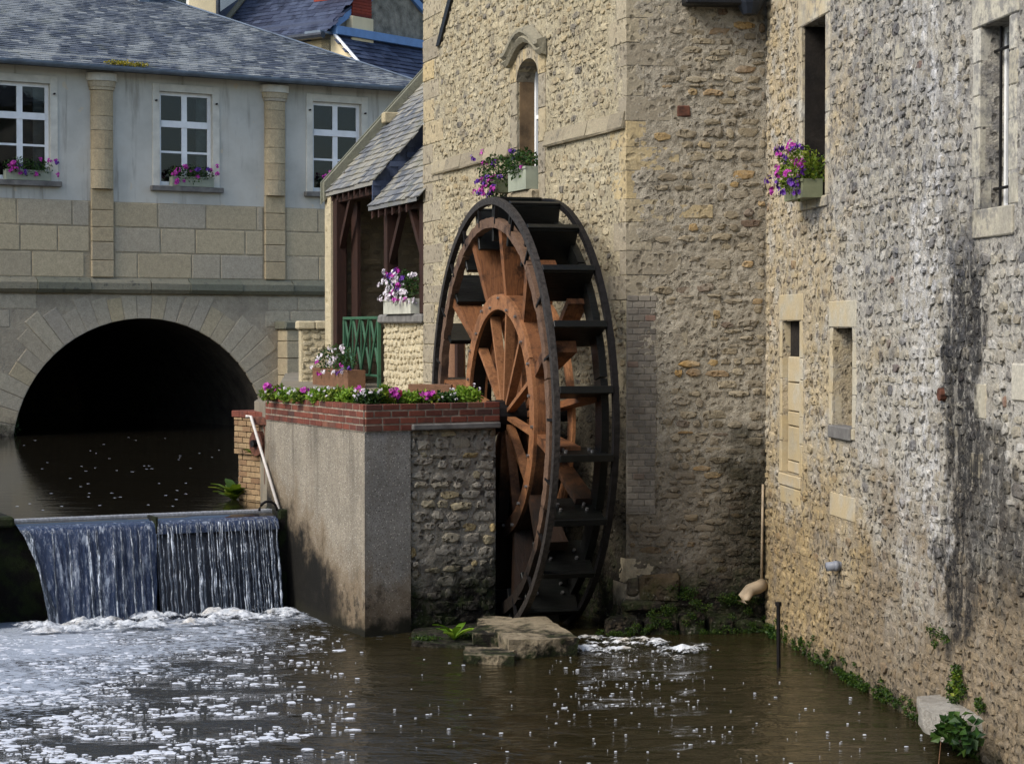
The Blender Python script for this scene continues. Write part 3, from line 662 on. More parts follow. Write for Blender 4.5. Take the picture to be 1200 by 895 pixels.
# boiling foam at the foot
def boil(name, frame, u0, u1, d0, d1, amp, seedz, nx, ny, dens, cut=None):
    g = G(); idx = {}
    for j in range(ny+1):
        for i in range(nx+1):
            u = u0+(u1-u0)*i/nx; d = d0+(d1-d0)*j/ny; e = min(1, 6*min(i/nx, 1-i/nx))*min(1, 4*min(j/ny+.05, 1-j/ny))
            q = mnoise.fractal(Vector((u*2.6, d*4.2, seedz)), .9, 2.1, 5); q2 = abs(mnoise.noise(Vector((u*6, d*9, seedz+3))))
            q3 = mnoise.fractal(Vector((u*13, d*17, seedz+8)), .7, 2.1, 4); z = amp*(1.15*e*(.50+.85*q+.4*q2)+.06*q3*min(1, e+.3)-.24)-.02*(1-e); g.v.append((u+.02*q, d+.015*q3, z))
    g.f = [(j*(nx+1)+i, j*(nx+1)+i+1, (j+1)*(nx+1)+i+1, (j+1)*(nx+1)+i) for j in range(ny) for i in range(nx)]
    if cut is not None:
        def keep(f):
            x, y, z = g.v[f[0]]; r_ = max(abs((x-(u0+u1)/2)/(u1-u0)*2), abs((y-(d0+d1)/2)/(d1-d0)*2))
            return mnoise.fractal(Vector((x*3.2, y*5.5, 4.4)), .8, 2.1, 5)*.9+.55-r_*cut > 0
        g.f = [f for f in g.f if keep(f)]
    o = g.out(name, MT['foam'], None, frame, True); o['kind'] = 'stuff'; o['label'] = dens; return o
boil('boiling_foam', FW, -.7, WLEN+.6, .0, -1.5, .085, 1.3, 380, 120, 'white boiling foam along the foot of the weir').location.z = .012
FT = Wall(1.0, 22.9, .9, -.35)
boil('tail_foam', FT, -.75, 1.4, 1.0, -.8, .075, 6.2, 200, 150, 'white foam where the wheel race joins the river').location.z = -.006
# foam flecks drifting on the river
g = G(); rf = random.Random(21)
def fleck(g, x, y, r, el, z=.003):
    k = rf.choice((6, 7, 8)); ph = rf.uniform(0, 6); vs = []; wz = wave_s(x, y)
    for i in range(k):
        a = ph+2*pi*i/k; q = r*rf.uniform(.6, 1.15); vs.append((x+cos(a)*q*el, y+sin(a)*q, z-.006+wz))
    vs += [(x+(vx-x)*.72, y+(vy-y)*.72, z-.001+r*.05+wz) for vx, vy, _ in vs]
    g.add(vs, [(i, (i+1) % k, k+(i+1) % k, k+i) for i in range(k)]+[tuple(range(k, 2*k))])
def dens(px, py):
    if px < 420: d = 1.0*(1-max(0, px-120)/360)*(1.0 if py > 735 else .3)
    else: d = .025
    if 640 < px < 860 and 745 < py < 830: d = max(d, .22*(1-abs(px-735)/130))
    if 860 < px: d = .014
    if 440 < px < 640: d = .014
    return d
n = 0
while n < 4300:
    px, py = rf.uniform(-60, 1180), 724+rf.random()**.9*190
    if rf.random() > dens(px, py): continue
    p = onz(px, py, 0)
    if p.y > 23.2+.1*(p.x < -2)*20 or p.x > 2.95+.12*(24.4-p.y): continue
    if mnoise.noise(Vector((p.x*1.6, p.y*1.9, 9)))+.5*mnoise.noise(Vector((p.x*4, p.y*4, 2))) < -.05+.25*(rf.random()-.5) and px < 460: continue
    r = (.005+.016*rf.random()**2+.05*rf.random()**7) if px < 460 else .004+.010*rf.random()**2+.012*rf.random()**8; fleck(g, p.x, p.y, r, rf.uniform(.9, 1.7)); n += 1
o = g.out('foam_flecks', MT['fleck']); o['kind'] = 'stuff'; o['label'] = 'white foam flecks drifting on the brown river'
g = G()
for _ in range(50):
    px, py = rf.uniform(20, 300), rf.uniform(512, 600); p = onz(px, py, ZU); vs = [(p.x+cos(a)*.02*rf.uniform(.6, 1.8), p.y+sin(a)*.022, ZU+.005) for a in (0, 1, 2, 3, 4, 5)]; g.add(vs, [tuple(range(6))])
o = g.out('pond_flecks', MT['fleck']); o['kind'] = 'stuff'; o['label'] = 'tiny pale flecks floating on the dark mill pond'

# ------------------------------------------------------------------ bridge house (left background)
B = FLB
bz = lambda py, px=220: B.Z(px, py)
Z_EAVE = (B.Z(20, 72)+B.Z(300, 94))/2; Z_ASH = (B.Z(20, 234)+B.Z(220, 239)+B.Z(360, 243))/3; Z_S1 = (B.Z(60, 322)+B.Z(330, 331))/2; Z_S0 = Z_S1-.36
UL, UR = -7.0, B.U(487)
AU0, AU1 = B.U(14), B.U(313); AC, AR = (AU0+AU1)/2, (AU1-AU0)/2; AH = B.Z(165, 373)-ZU+.35
bh = thing('bridge_house', 'long grey rendered house with slate roof built over a stone bridge arch', 'house', B.W(AC, 0, 0))
wc = [(B.U(27)), B.U(219), B.U(396)]; sp = (wc[2]-wc[0])/2; wc = [wc[1]-sp, wc[1], wc[1]+sp, wc[1]-2*sp]
WW = (B.U(250)-B.U(188)); WZ0, WZ1 = B.Z(219, 218), B.Z(219, 109)
holes = [(c-WW/2, c+WW/2, WZ0, WZ1, .22) for c in wc]
panel(UL, UR, Z_ASH, Z_EAVE+.25, holes, .22).out('rendered_wall', MT['plaster'], bh, B)
G().add([(UL, 0, Z_S0-.02), (UR, 0, Z_S0-.02), (UR, 0, Z_ASH), (UL, 0, Z_ASH)], [(0, 1, 2, 3)]).out('ashlar_wall', MT['ashjoint'], bh, B)
# arch wall and tunnel
def arch(u):
    q = (u-AC)/AR; return ZU-.35+AH*sqrt(max(0, 1-q*q)) if abs(q) < 1 else -.5
N = 60; us = [UL]+[AC-AR*cos(pi*i/N) for i in range(N+1)]+[UR]; g = G()
for a, b in zip(us, us[1:]):
    za, zb = (-.5, -.5) if (a == UL or b == UR) else (arch(a), arch(b)); g.add([(a, 0, za), (b, 0, zb), (b, 0, Z_S0), (a, 0, Z_S0)], [(0, 1, 2, 3)])
g.out('arch_wall', MT['lowmortar'], bh, B)
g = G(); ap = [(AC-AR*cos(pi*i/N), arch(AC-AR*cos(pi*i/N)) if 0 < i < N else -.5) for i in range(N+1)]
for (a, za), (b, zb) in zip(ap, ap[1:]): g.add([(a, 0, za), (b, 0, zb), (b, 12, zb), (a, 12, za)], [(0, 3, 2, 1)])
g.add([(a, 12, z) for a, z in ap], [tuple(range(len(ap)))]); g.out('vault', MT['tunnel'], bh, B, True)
# voussoirs
NV = 31; angs = [pi*(i/NV) for i in range(NV+1)]
for i in range(NV):
    a0, a1 = angs[i]+.003, angs[i+1]-.003; dp = RND.uniform(.5, 1.0)
    pt = lambda a, r: (AC-(AR+r)*cos(a), ZU-.35+(AH+r)*sin(a))
    P = [pt(a0, .0), pt(a1, .0), pt(a1, dp), pt(a0, dp)]
    if min(p[1] for p in P) < ZU-.6 or max(p[1] for p in P[2:]) > Z_S0-.03:
        P = [(u, min(z, Z_S0-.04)) for u, z in P]
    g = G(); pr = RND.uniform(.006, .016); c0 = sum(p[0] for p in P)/4, sum(p[1] for p in P)/4
    F = [(c0[0]+(u-c0[0])*.95, c0[1]+(z-c0[1])*.96) for u, z in P]
    g.add([(u, .06, z) for u, z in P]+[(u, -pr*.4, z) for u, z in P]+[(u, -pr, z) for u, z in F], [(k, (k+1) % 4, 4+(k+1) % 4, 4+k) for k in range(4)]+[(4+k, 4+(k+1) % 4, 8+(k+1) % 4, 8+k) for k in range(4)]+[(8, 9, 10, 11)])
    g.out('voussoir', MT['lowash'], bh, B)
def courses(u0, u1, rows, wr_, mat, skip, name='ashlar_block', proud=(.008, .018), gap=.016):
    for (z0, z1) in rows:
        u = u0-RND.uniform(0, .4)
        while u < u1:
            ww = RND.uniform(*wr_); a, b = max(u, u0)+gap, min(u+ww, u1)-gap
            if b-a > .12 and not skip(a, b, z0, z1): block(name, a, b, z0+gap, z1-gap, mat, bh, B, RND.uniform(*proud), .05, .012)
            u += ww
h3 = (Z_ASH-Z_S1)/3
cols = [B.U(120), B.U(322)]; cw = (B.U(133)-B.U(107))/2; sp2 = cols[1]-cols[0]; cols = [cols[0]-sp2]+cols
seg = [UL]+[q for c in cols for q in (c-cw-.03, c+cw+.03)]+[UR]
for k in range(0, len(seg), 2): courses(seg[k], seg[k+1], [(Z_S1+h3*i, Z_S1+h3*(i+1)) for i in range(3)], (.7, 1.35), MT['ash'], lambda *a: False)
def skip_arch(a, b, z0, z1):
    for u in (a, (a+b)/2, b):
        q = (u-AC)/(AR+.95)
        if abs(q) < 1 and z0 < ZU-.35+(AH+.95)*sqrt(1-q*q): return True
    return False
zr = ZU-.1; rows = []
while zr < Z_S0-.3: hh = RND.uniform(.30, .42); rows.append((zr, min(zr+hh, Z_S0-.03))); zr += hh
courses(UL, UR, rows, (.6, 1.2), MT['lowash'], skip_arch, proud=(.006, .016))
# string course stones
u = UL
while u < UR:
    ww = RND.uniform(.9, 1.7); a, b = u+.008, min(u+ww, UR)-.008; pr = RND.uniform(.13, .19); g = G()
    pf = [(0.05, Z_S0), (-pr*.5, Z_S0+.02), (-pr, Z_S0+.10), (-pr, Z_S0+.24), (-pr*.55, Z_S0+.30), (.0, Z_S1+.0), (.05, Z_S1)]
    g.prism([(a, y, z) for y, z in pf], (b-a, 0, 0)).jitter(.008).out('string_stone', MT['string'], bh, B); u += ww
# pilasters
for c in cols:
    zt = Z_EAVE-.12; zc = zt-.38; z = Z_S1+.01; lower = True
    while z < zc-.05:
        hh = RND.uniform(.32, .5); z1 = min(z+hh, zc-.004) if zc-(z+hh) > .18 else zc-.004
        if z < Z_ASH: g = G().box(c-cw, c+cw, -.06, .05, z+.004, z1-.004, .015)
        else:
            pts = [(c-cw*cos(pi*i/10)*.98, -.04-.15*sin(pi*i/10), z+.005) for i in range(11)]+[(c+cw*.98, .05, z+.005), (c-cw*.98, .05, z+.005)]; g = G().prism(pts, (0, 0, z1-z-.01))
        g.jitter(.003).out('pilaster_stone', MT['pil'], bh, B); z = z1
    for (zz, hh, k) in ((zc, .07, 1.10), (zc+.072, .13, 1.2), (zc+.204, .17, 1.36)):
        pts = [(c-cw*k*cos(pi*i/10), -.04-.16*k*sin(pi*i/10), zz) for i in range(11)]+[(c+cw*k, .05, zz), (c-cw*k, .05, zz)]; G().prism(pts, (0, 0, hh-.002)).out('capital', MT['trim'] if k > 1.3 else MT['ash'], bh, B)
# windows with six panes, surround, sill
for c in wc:
    a, b = c-WW/2, c+WW/2; t = .17
    wn_ = G().box(a-t, a, -.025, .04, WZ0-.02, WZ1+t, .004).box(b, b+t, -.025, .04, WZ0-.02, WZ1+t, .004).box(a+.001, b-.001, -.024, .04, WZ1, WZ1+t-.001, .004).out('window', MT['trim'], bh, B)
    G().box(a-t-.06, b+t+.06, -.13, .03, WZ0-.14, WZ0-.021, .012).out('sill', MT['sill'], wn_)
    d0, d1 = .10, .155; H = WZ1-WZ0; zt = WZ0+H*.66; fr = G()
    for (x0, x1, z0, z1) in ((a, a+.08, WZ0, WZ1), (b-.08, b, WZ0, WZ1), (a+.08, b-.08, WZ0, WZ0+.09), (a+.08, b-.08, WZ1-.08, WZ1), (c-.065, c+.065, WZ0+.09, WZ1-.08)): fr.box(x0, x1, d0, d1, z0, z1)
    fr.box(a+.081, b-.081, d0-.02, d1-.002, zt-.075, zt+.075); fr.box(a+.082, b-.082, d0+.012, d1-.004, WZ0+H*.36-.024, WZ0+H*.36+.024)
    fr.out('frame', MT['whitewood'], wn_)
    for (z0, z1) in ((WZ0+.09, WZ0+H*.36-.024), (WZ0+H*.36+.024, zt-.075), (zt+.075, WZ1-.08)):
        for (x0, x1) in ((a+.08, c-.065), (c+.065, b-.08)): G().box(x0, x1, d0+.03, d0+.036, z0, z1).out('pane', MT['glass'], wn_)
    G().add([(a-.3, .23, WZ0-.3), (b+.3, .23, WZ0-.3), (b+.3, .23, WZ1+.2), (a-.3, .23, WZ1+.2), (a-.3, 1.8, WZ0-.3), (b+.3, 1.8, WZ0-.3), (b+.3, 1.8, WZ1+.2), (a-.3, 1.8, WZ1+.2)], [(4, 5, 6, 7), (0, 4, 7, 3), (1, 2, 6, 5), (0, 1, 5, 4), (3, 7, 6, 2)]).out('dark_room', MT['room'], wn_)
    G().box(b-.30, b+.04, .24, .27, WZ0, WZ1).out('curtain', MT['curtain'], wn_) if c != wc[2] else None
    for q in (a-t*.55, b+t*.5): G().tube([(q, -.03, WZ1-.22), (q, -.09, WZ1-.22)], .022, 6).out('shutter_hook', MT['iron'], bh, B)
# roof: eaves at front, hipped at the right end
OV = .45; pit = 2.15/4.45; ZE = Z_EAVE; K = 5.5
sl_len = sqrt(1+pit*pit)
rf0 = (UL, -OV, ZE); rw = UR+OV-UL; depth_r = K+OV
G().add([(UL, -OV, ZE), (UR+OV, -OV, ZE), (UR-K, K, ZE+depth_r*pit), (UL, K, ZE+depth_r*pit), (UR+OV, 2*K+OV, ZE), (UL, 2*K+OV, ZE)], [(0, 1, 2, 3), (1, 4, 2), (3, 2, 4, 5)]).out('roof', MT['slate'], bh, B)
slates((UL, -OV, ZE+.004), (1, 0, 0), (0, 1, pit), rw, depth_r*sl_len, .24, .135, lambda u, v: u < rw-v/sl_len, MT['slate'], 'roof_slates', bh, B)
G().tube([(UR+OV, -OV, ZE+.03), (UR-K, K, ZE+depth_r*pit+.03)], .035, 6).out('hip_flashing', MT['zinc'], bh, B)
G().tube([(UL, K, ZE+depth_r*pit+.04), (UR-K, K, ZE+depth_r*pit+.04)], .07, 6).out('ridge', MT['zinc'], bh, B)
gp = [(-OV-.02+.075*cos(pi+pi*i/8), ZE-.02+.085*sin(pi+pi*i/8)) for i in range(9)]+[(-OV+.055, ZE+.0), (-OV-.095, ZE+.0)]
G().prism([(UL, y, z) for y, z in gp], (UR+OV-UL, 0, 0)).out('gutter', MT['zinc'], bh, B)
G().box(UL, UR+OV-.05, -OV+.03, -.002, ZE-.06, ZE-.025).out('soffit', MT['darkzinc'], bh, B)
G().add([(UR, 0, -.5), (UR, 11, -.5), (UR, 11, ZE), (UR, 0, ZE)], [(0, 1, 2, 3)]).out('end_wall', MT['plaster'], bh, B)
# little dormer head on the ridge
G().box(B.U(168, 4), B.U(181, 4), 4.2, 5.6, ZE+4*pit, ZE+depth_r*pit+.45, .02).out('roof_vent', MT['zinc'], bh, B)
ym = leaves(420, .55, .10, .05, .035, random.Random(3), c=(0, 0, .02), shell=0)
o = ym.out('roof_moss', MT['yellowmoss'], None, B); p = B.W(B.U(142), -OV+.03, ZE+.06); o.location = p; tag(o, 'yellow moss tuft growing on the slate roof edge above the gutter', 'moss')

# ------------------------------------------------------------------ low pier and wall by the bridge
o = thing('capped_pier', 'mossy stone pier with thick cap against the bridge arch', 'pier', B.W(B.U(338), -.3, 0))
a, b = B.U(325), B.U(352)
rows_z = [0.9, 1.3, 1.75, 2.1, 2.5, 2.9, 3.3, B.Z(338, 386)]
for z0, z1 in zip(rows_z, rows_z[1:]): block('pier_block', a, b, z0+.005, z1-.005, MT['ash'], o, B, .5, .0, .02)
G().box(a-.08, b+.08, -.58, -.0, rows_z[-1], rows_z[-1]+.2, .03).jitter(.01).out('cap', MT['string'], o, B)
FLW = Wall(*(at(352, 420, 38.6).xy), .98, .2)
o = thing('garden_wall', 'pale rubble garden wall with stone cap left of the shed', 'wall', FLW.W(.6, 0, 0))
uw = FLW.U(391); zc = FLW.Z(372, 386)
G().box(0, uw, 0, .35, 1.0, zc, .02).out('wall', MT['shed'], o, FLW)
lay(pack(0.02, uw-.02, 2.3, zc-.02, (.09, .13), (.14, .26), gap=.015), (.015, .03), MT['shed'], o, FLW, 300)
for k in range(2): G().box(-.06+k*(uw/2+.03), uw/2-.035+k*(uw/2+.06), -.07, .4, zc+.002, zc+.16, .025).jitter(.006).out('cap_stone', MT['shed'], o, FLW)

# ------------------------------------------------------------------ houses behind
K2 = at(386, 60, 58); FHL = Wall(K2.x, K2.y, .79, -.61); FHR = Wall(K2.x, K2.y, .61, .79)
zg = FHL.Z(386, 42)
hs = thing('slate_house', 'house with dark slate roofs, red brick chimney and blue bargeboards behind the bridge house', 'house', FHL.W(-3, 2, 0))
ul = FHL.U(262)
G().box(ul, 0, 0, .3, 2, zg-.1).out('side_wall', MT['cream'], hs, FHL)
pr2 = 1.0; hl = 5.0
G().add([(ul-.3, -.35, zg), (.1, -.35, zg), (.1, hl, zg+(hl+.35)*pr2), (ul-.3, hl, zg+(hl+.35)*pr2)], [(0, 1, 2, 3)]).out('roof', MT['slateblue'], hs, FHL)
slates((ul-.3, -.35, zg+.004), (1, 0, 0), (0, 1, pr2), .4-ul, (hl+.35)*1.414, .28, .18, lambda u, v: True, MT['slateblue'], 'roof_slates', hs, FHL)
G().tube([(ul-.3, -.42, zg-.03), (.15, -.42, zg-.03)], .10, 8).out('gutter', MT['darkzinc'], hs, FHL)
G().box(-.5, .12, -.5, .2, zg+.02, zg+.10, .01).out('lead_flashing', MT['zinc'], hs, FHL)
G().tube([(ul-.3, -.35, zg+.1), (ul-.3, hl, zg+(hl+.35)*pr2+.1)], .09, 6).out('verge', MT['string'], hs, FHL)
def chim():
    m = Mat('chimney brickwork'); t = m.n('ShaderNodeTexBrick', {'Vector': m.obj(), 'Scale': 1.0, 'Color1': lin((150,66,48)), 'Color2': lin((112,48,40)), 'Mortar': lin((176,160,140)), 'Mortar Size': .012, 'Brick Width': .22, 'Row Height': .075})
    m.bump(t.outputs['Fac'], .5, -.01); return m.fin(t.outputs[0], .85, .2)
cu0, cu1 = FHL.U(369, .8), FHL.U(414, .8); zb = FHL.Z(390, 22, .8)
ch = G().box(cu0, cu1, .8, 1.6, zb, zb+2.2, .01).out('chimney', MT['brickchim'], hs, FHL)
z = zb+.02
while z < zb+2.1:                     # chimney courses
    u = cu0-(RND.random()*.2)
    while u < cu1:
        a, b = max(u, cu0)+.01, min(u+.24, cu1)-.01
        if b-a > .05: pass
        u += .25
    G().box(cu0-.012, cu1+.012, .788, 1.612, z, z+.065, .008).out('brick_course', MT['brickchim'], ch); z += .085
G().box(cu0-.05, cu1+.05, .72, 1.65, zb-.7, zb+.005, .02).out('chimney_base', MT['cream'], hs, FHL)
p1, p2, p3, p4 = FHR.hit(412, 15), FHR.hit(432, 0), FHR.hit(482, 0), FHR.hit(497, 18)
m1 = (p2[1]-p1[1])/(p2[0]-p1[0]); m2 = (p4[1]-p3[1])/(p4[0]-p3[0]); ua = (p3[1]-p1[1]+m1*p1[0]-m2*p3[0])/(m1-m2); za = p1[1]+m1*(ua-p1[0])
ue0, ue1 = .0, p4[0]+1.0; ze0, ze1 = za+m1*(ue0-ua), za+m2*(ue1-ua)
G().prism([(ue0, 0, 2), (ue1, 0, 2), (ue1, 0, ze1), (ua, 0, za), (ue0, 0, ze0)], (0, .3, 0)).out('gable_wall', MT['rough'], hs, FHR)
for (a, b) in (((ue0, ze0), (ua, za)), ((ua, za), (ue1, ze1))):
    G().prism([(a[0], -.12, a[1]-.05), (b[0], -.12, b[1]-.05), (b[0], -.12, b[1]+.17), (a[0], -.12, a[1]+.17)], (0, .1, 0)).out('bargeboard', MT['bluepaint'], hs, FHR)
    G().prism([(a[0], -.14, a[1]+.18), (b[0], -.14, b[1]+.18), (b[0], 6, b[1]+.18), (a[0], 6, a[1]+.18)], (0, 0, .08)).out('gable_roof', MT['slateblue'], hs, FHR)
zf = FHR.Z(400, 40); lk, ld = 3.2, .93
G().add([(.05, -.02, zf), (ue1, -.02, zf), (ue1, -lk, zf-lk*ld), (.05, -lk, zf-lk*ld)], [(0, 1, 2, 3)]).out('lean_to_roof', MT['slateblue'], hs, FHR)
slates((.05, -lk, zf-lk*ld+.004), (1, 0, 0), (0, 1, ld), ue1-.05, lk*sqrt(1+ld*ld), .34, .2, lambda u, v: True, MT['slateblue'], 'lean_to_slates', hs, FHR, th=.02)
G().box(0, ue1, -.3, -.003, zf-.08, zf+.16, .01).out('flashing', MT['bluepaint'], hs, FHR)
G().add([(.03, -.02, 2), (.03, -lk, 2), (.03, -lk, zf-lk*ld-.03), (.03, -.02, zf-.03)], [(0, 1, 2, 3)]).out('cheek_wall', MT['cream'], hs, FHR)
G().tube([(.05, -.05, zf+.02), (.05, -lk, zf-lk*ld+.03)], .05, 6).out('verge_flashing', MT['whitewood'], hs, FHR)
# cream house
H1 = at(253, 20, 60); FC = Wall(H1.x, H1.y, .97, .24)
hc = thing('cream_house', 'cream rendered house with small white framed window above the slate ridge', 'house', FC.W(-2, 0, 0))
cz0, cz1 = FC.Z(215, 19), FC.Z(215, -22); ca, cb = FC.U(203), FC.U(223)
panel(-6, 0, 2, 17, [(ca, cb, cz0, cz1, .2)], .2).out('wall', MT['cream'], hc, FC); G().box(-6, 0, .3, 6, 2, 17).out('rear_wall', MT['cream'], hc, FC)
G().prism([(-6.3, -.3, 17), (.3, -.3, 17), (.3, 3, 19.5), (-6.3, 3, 19.5)], (0, 0, .1)).out('roof', MT['slateblue'], hc, FC)
wq = G().box(ca, ca+.1, .08, .14, cz0, cz1).box(cb-.07, cb, .08, .14, cz0, cz1).box(ca+.1, cb-.07, .08, .14, cz0, cz0+.08).box(ca+.1, cb-.07, .09, .13, (cz0+cz1)/2-.2, (cz0+cz1)/2-.15).out('window', MT['whitewood'], hc, FC)
G().box(ca+.1, cb-.07, .11, .115, cz0+.08, cz1).out('pane', MT['glass'], wq); G().box(ca-.25, ca-.12, -.02, .05, cz0-.1, cz1).out('shutter', MT['whitewood'], hc, FC)
G().box(ca-.1, cb+.1, -.08, .03, cz0-.1, cz0-.002).out('sill', MT['whitewood'], hc, FC); G().tube([(.06, -.06, 2), (.06, -.06, 17)], .06, 8).out('drainpipe', MT['darkzinc'], hc, FC)
HB = at(256, 20, 68); FB = Wall(HB.x, HB.y, .98, -.2)
hb = thing('blue_grey_house', 'blue grey rendered house wall behind the slate roofs', 'house', FB.W(2, 0, 0))
G().box(-.5, 6, 0, 6, 2, 18, .03).out('wall', MT['bluerender'], hb, FB); G().prism([(-.8, -.3, 18), (6.3, -.3, 18), (6.3, 3, 20.5), (-.8, 3, 20.5)], (0, 0, .1)).out('roof', MT['slateblue'], hb, FB)

# ------------------------------------------------------------------ timber shed between bridge house and mill
S = FS; sd = thing('timber_shed', 'open fronted timber shed with mossy slate roof beside the mill', 'shed', S.W(3, 1, 0))
SZE = 6.1; SP = 2.12/1.91; DB = 2.6; SL = 6.4
u_p = S.U(447.5); u_r = S.U(491)
# gable pier and back walls
G().box(-.02, .42, -.02, DB, 1.0, SZE-.05, .01).out('gable_wall', MT['shed'], sd, S)
lay(pack(-.0, .40, 2.3, SZE-.3, (.10, .16), (.2, .42), gap=.015), (.012, .03), MT['shed'], sd, S, 80)
G().box(.42, SL, DB, DB+.3, 2.0, SZE+DB*SP-.1).out('back_wall', MT['shedin'], sd, S)
FSB = Wall(*(S.W(0, DB-.0, 0).xy), S.u.x, S.u.y)
lay(pack(.45, 4.2, 2.7, 5.9, (.11, .17), (.2, .4), gap=.02), (.015, .035), MT['shedin'], sd, FSB, 0, rest='inner_rubble')
FGI = Wall(*(S.W(.42, 0, 0).xy), S.d.x, S.d.y)
lay(pack(.25, DB-.02, 2.65, SZE+.2, (.10, .17), (.2, .42), gap=.022), (.015, .035), MT['shedin'], sd, FGI, 120, rest='inner_rubble')
G().add([(.24, -.012, 2.0), (DB, -.012, 2.0), (DB, -.012, SZE+.4), (.24, -.012, SZE+.4)], [(0, 1, 2, 3)]).out('inner_face', MT['shedin'], sd, FGI)
# front parapet pier with sill
pz = S.Z(470, 379)
G().box(u_p-.02, SL-.0, .05, .40, 1.5, pz, .01).out('parapet', MT['shed'], sd, S)
FSP = Wall(*(S.W(0, .05, 0).xy), S.u.x, S.u.y)
lay(pack(u_p, SL-.01, 2.5, pz-.02, (.085, .12), (.14, .3), gap=.012), (.02, .04), MT['shed'], sd, FSP, 130)
G().box(u_p-.1, SL-.02, -.06, .46, pz+.002, pz+.15, .03).jitter(.008).out('parapet_cap', MT['sill'], sd, S)
um = S.U(437, -.05); pzz0 = S.Z(437, 242, -.12)
# posts, beams, braces
for (a, b, z0, dd) in ((.44, .70, ROAD, .02), (u_p-.02, u_p+.17, pz+.155, .04), (u_r-.12, u_r+.10, pz+.155, .04)): G().box(a, b, dd, dd+.2, z0, (SZE-.12 if a < 1 else pzz0-.02), .01).out('post', MT['darkwood'], sd, S)
G().box(.72, 1.15, .3, .36, ROAD, SZE-.2).out('door_leaf', MT['darkwood'], sd, S)
G().box(.2, um-.06, .06, .24, SZE-.2, SZE-.06, .01).box(um-.05, SL-.02, .06, .24, pzz0-.14, pzz0-.02, .01).out('wall_plate', MT['darkwood'], sd, S)
for (a, s_, zq) in ((.72, 1, SZE-.06), (u_p+.18, 1, pzz0), (u_r-.14, -1, pzz0)):
    G().prism([(a, .08, zq-.8), (a+s_*.6, .08, zq-.14), (a+s_*.75, .08, zq-.14), (a, .08, zq-.97)], (0, .1, 0)).out('brace', MT['darkwood'], sd, S)
vz = lambda d: SZE+(d+.05)*SP
um = S.U(437, -.05)
for k in range(int((um-.6)/.4)):
    a = .5+k*.4; G().prism([(a, -.02, vz(-.02)-.20), (a, 2.5, vz(2.5)-.20), (a, 2.5, vz(2.5)-.08), (a, -.02, vz(-.02)-.08)], (.08, 0, 0)).out('rafter', MT['darkwood'], sd, S)
# roof
def shed_roof(u0, u1, d0, d1, z0, pit_, nm, ew=.26, ev=.16):
    l = sqrt(1+pit_*pit_)
    G().add([(u0, d0, z0), (u1, d0, z0), (u1, d1, z0+(d1-d0)*pit_), (u0, d1, z0+(d1-d0)*pit_)], [(0, 1, 2, 3)]).add([(u0, d0, z0-.06), (u1, d0, z0-.06), (u1, d1, z0+(d1-d0)*pit_-.06), (u0, d1, z0+(d1-d0)*pit_-.06)], [(3, 2, 1, 0)]).add([(u0, d0, z0), (u1, d0, z0), (u1, d0, z0-.06), (u0, d0, z0-.06)], [(0, 3, 2, 1)]).out(nm, MT['slateold'], sd, S)
    slates((u0, d0, z0+.004), (1, 0, 0), (0, 1, pit_), u1-u0, (d1-d0)*l, ew, ev, lambda u, v: True, MT['slateold'], nm+'_slates', sd, S, th=.016)
shed_roof(.2, um, -.05, 3.2, SZE, SP, 'roof')
G().prism([(.06, -.08, vz(-.08)-.12), (.06, 3.2, vz(3.2)-.12), (.06, 3.2, vz(3.2)+.24), (.06, -.08, vz(-.08)+.24)], (.14, 0, 0)).out('verge_coping', MT['string'], sd, S)
G().prism([(-.03, -.1, vz(-.1)-.14), (-.03, 3.2, vz(3.2)-.14), (-.03, 3.2, vz(3.2)+.27), (-.03, -.1, vz(-.1)+.27)], (.088, 0, 0)).out('verge_cap', MT['string'], sd, S)
G().box(.24, .46, 1.0, 1.3, vz(1.15)-.02, vz(1.15)+.18, .02).out('patch_stone', MT['shed'], sd, S)
# lower roof over the parapet window
pu0 = um-.03; pd0 = -.12; pzz = S.Z(437, 242, pd0); vp = lambda d: pzz+(d-pd0)*SP
shed_roof(pu0, SL-.01, pd0, 3.2, pzz, SP, 'porch_roof')
G().prism([(um+.0, -.05, vp(-.05)-.05), (um+.0, 3.2, vp(3.2)-.05), (um+.0, 3.2, vz(3.2)-.02), (um+.0, -.05, vz(-.05)-.02)], (-.05, 0, 0)).out('porch_cheek', MT['slateblue'], sd, S)
g = G()
for k in range(6):
    q = -.05+k*.09
    for i_ in range(11):
        d0 = -.05+i_*.3; zz = vp(d0)+.02+k*.085
        if zz+.08 < vz(d0)-.03: g.box(um+.001+.004*(k % 2), um+.02, d0+.15*(k % 2), d0+.29+.15*(k % 2), zz+.10, zz+.19)
g.out('cheek_slates', MT['slateblue'], sd, S)['kind'] = 'stuff'
for k in range(6):
    a = pu0+.12+k*.42
    if a < SL-.15: G().prism([(a, pd0+.02, vp(pd0)-.20), (a, 1.6, vp(1.6)-.20), (a, 1.6, vp(1.6)-.08), (a, pd0+.02, vp(pd0)-.08)], (.08, 0, 0)).out('porch_rafter', MT['darkwood'], sd, S)
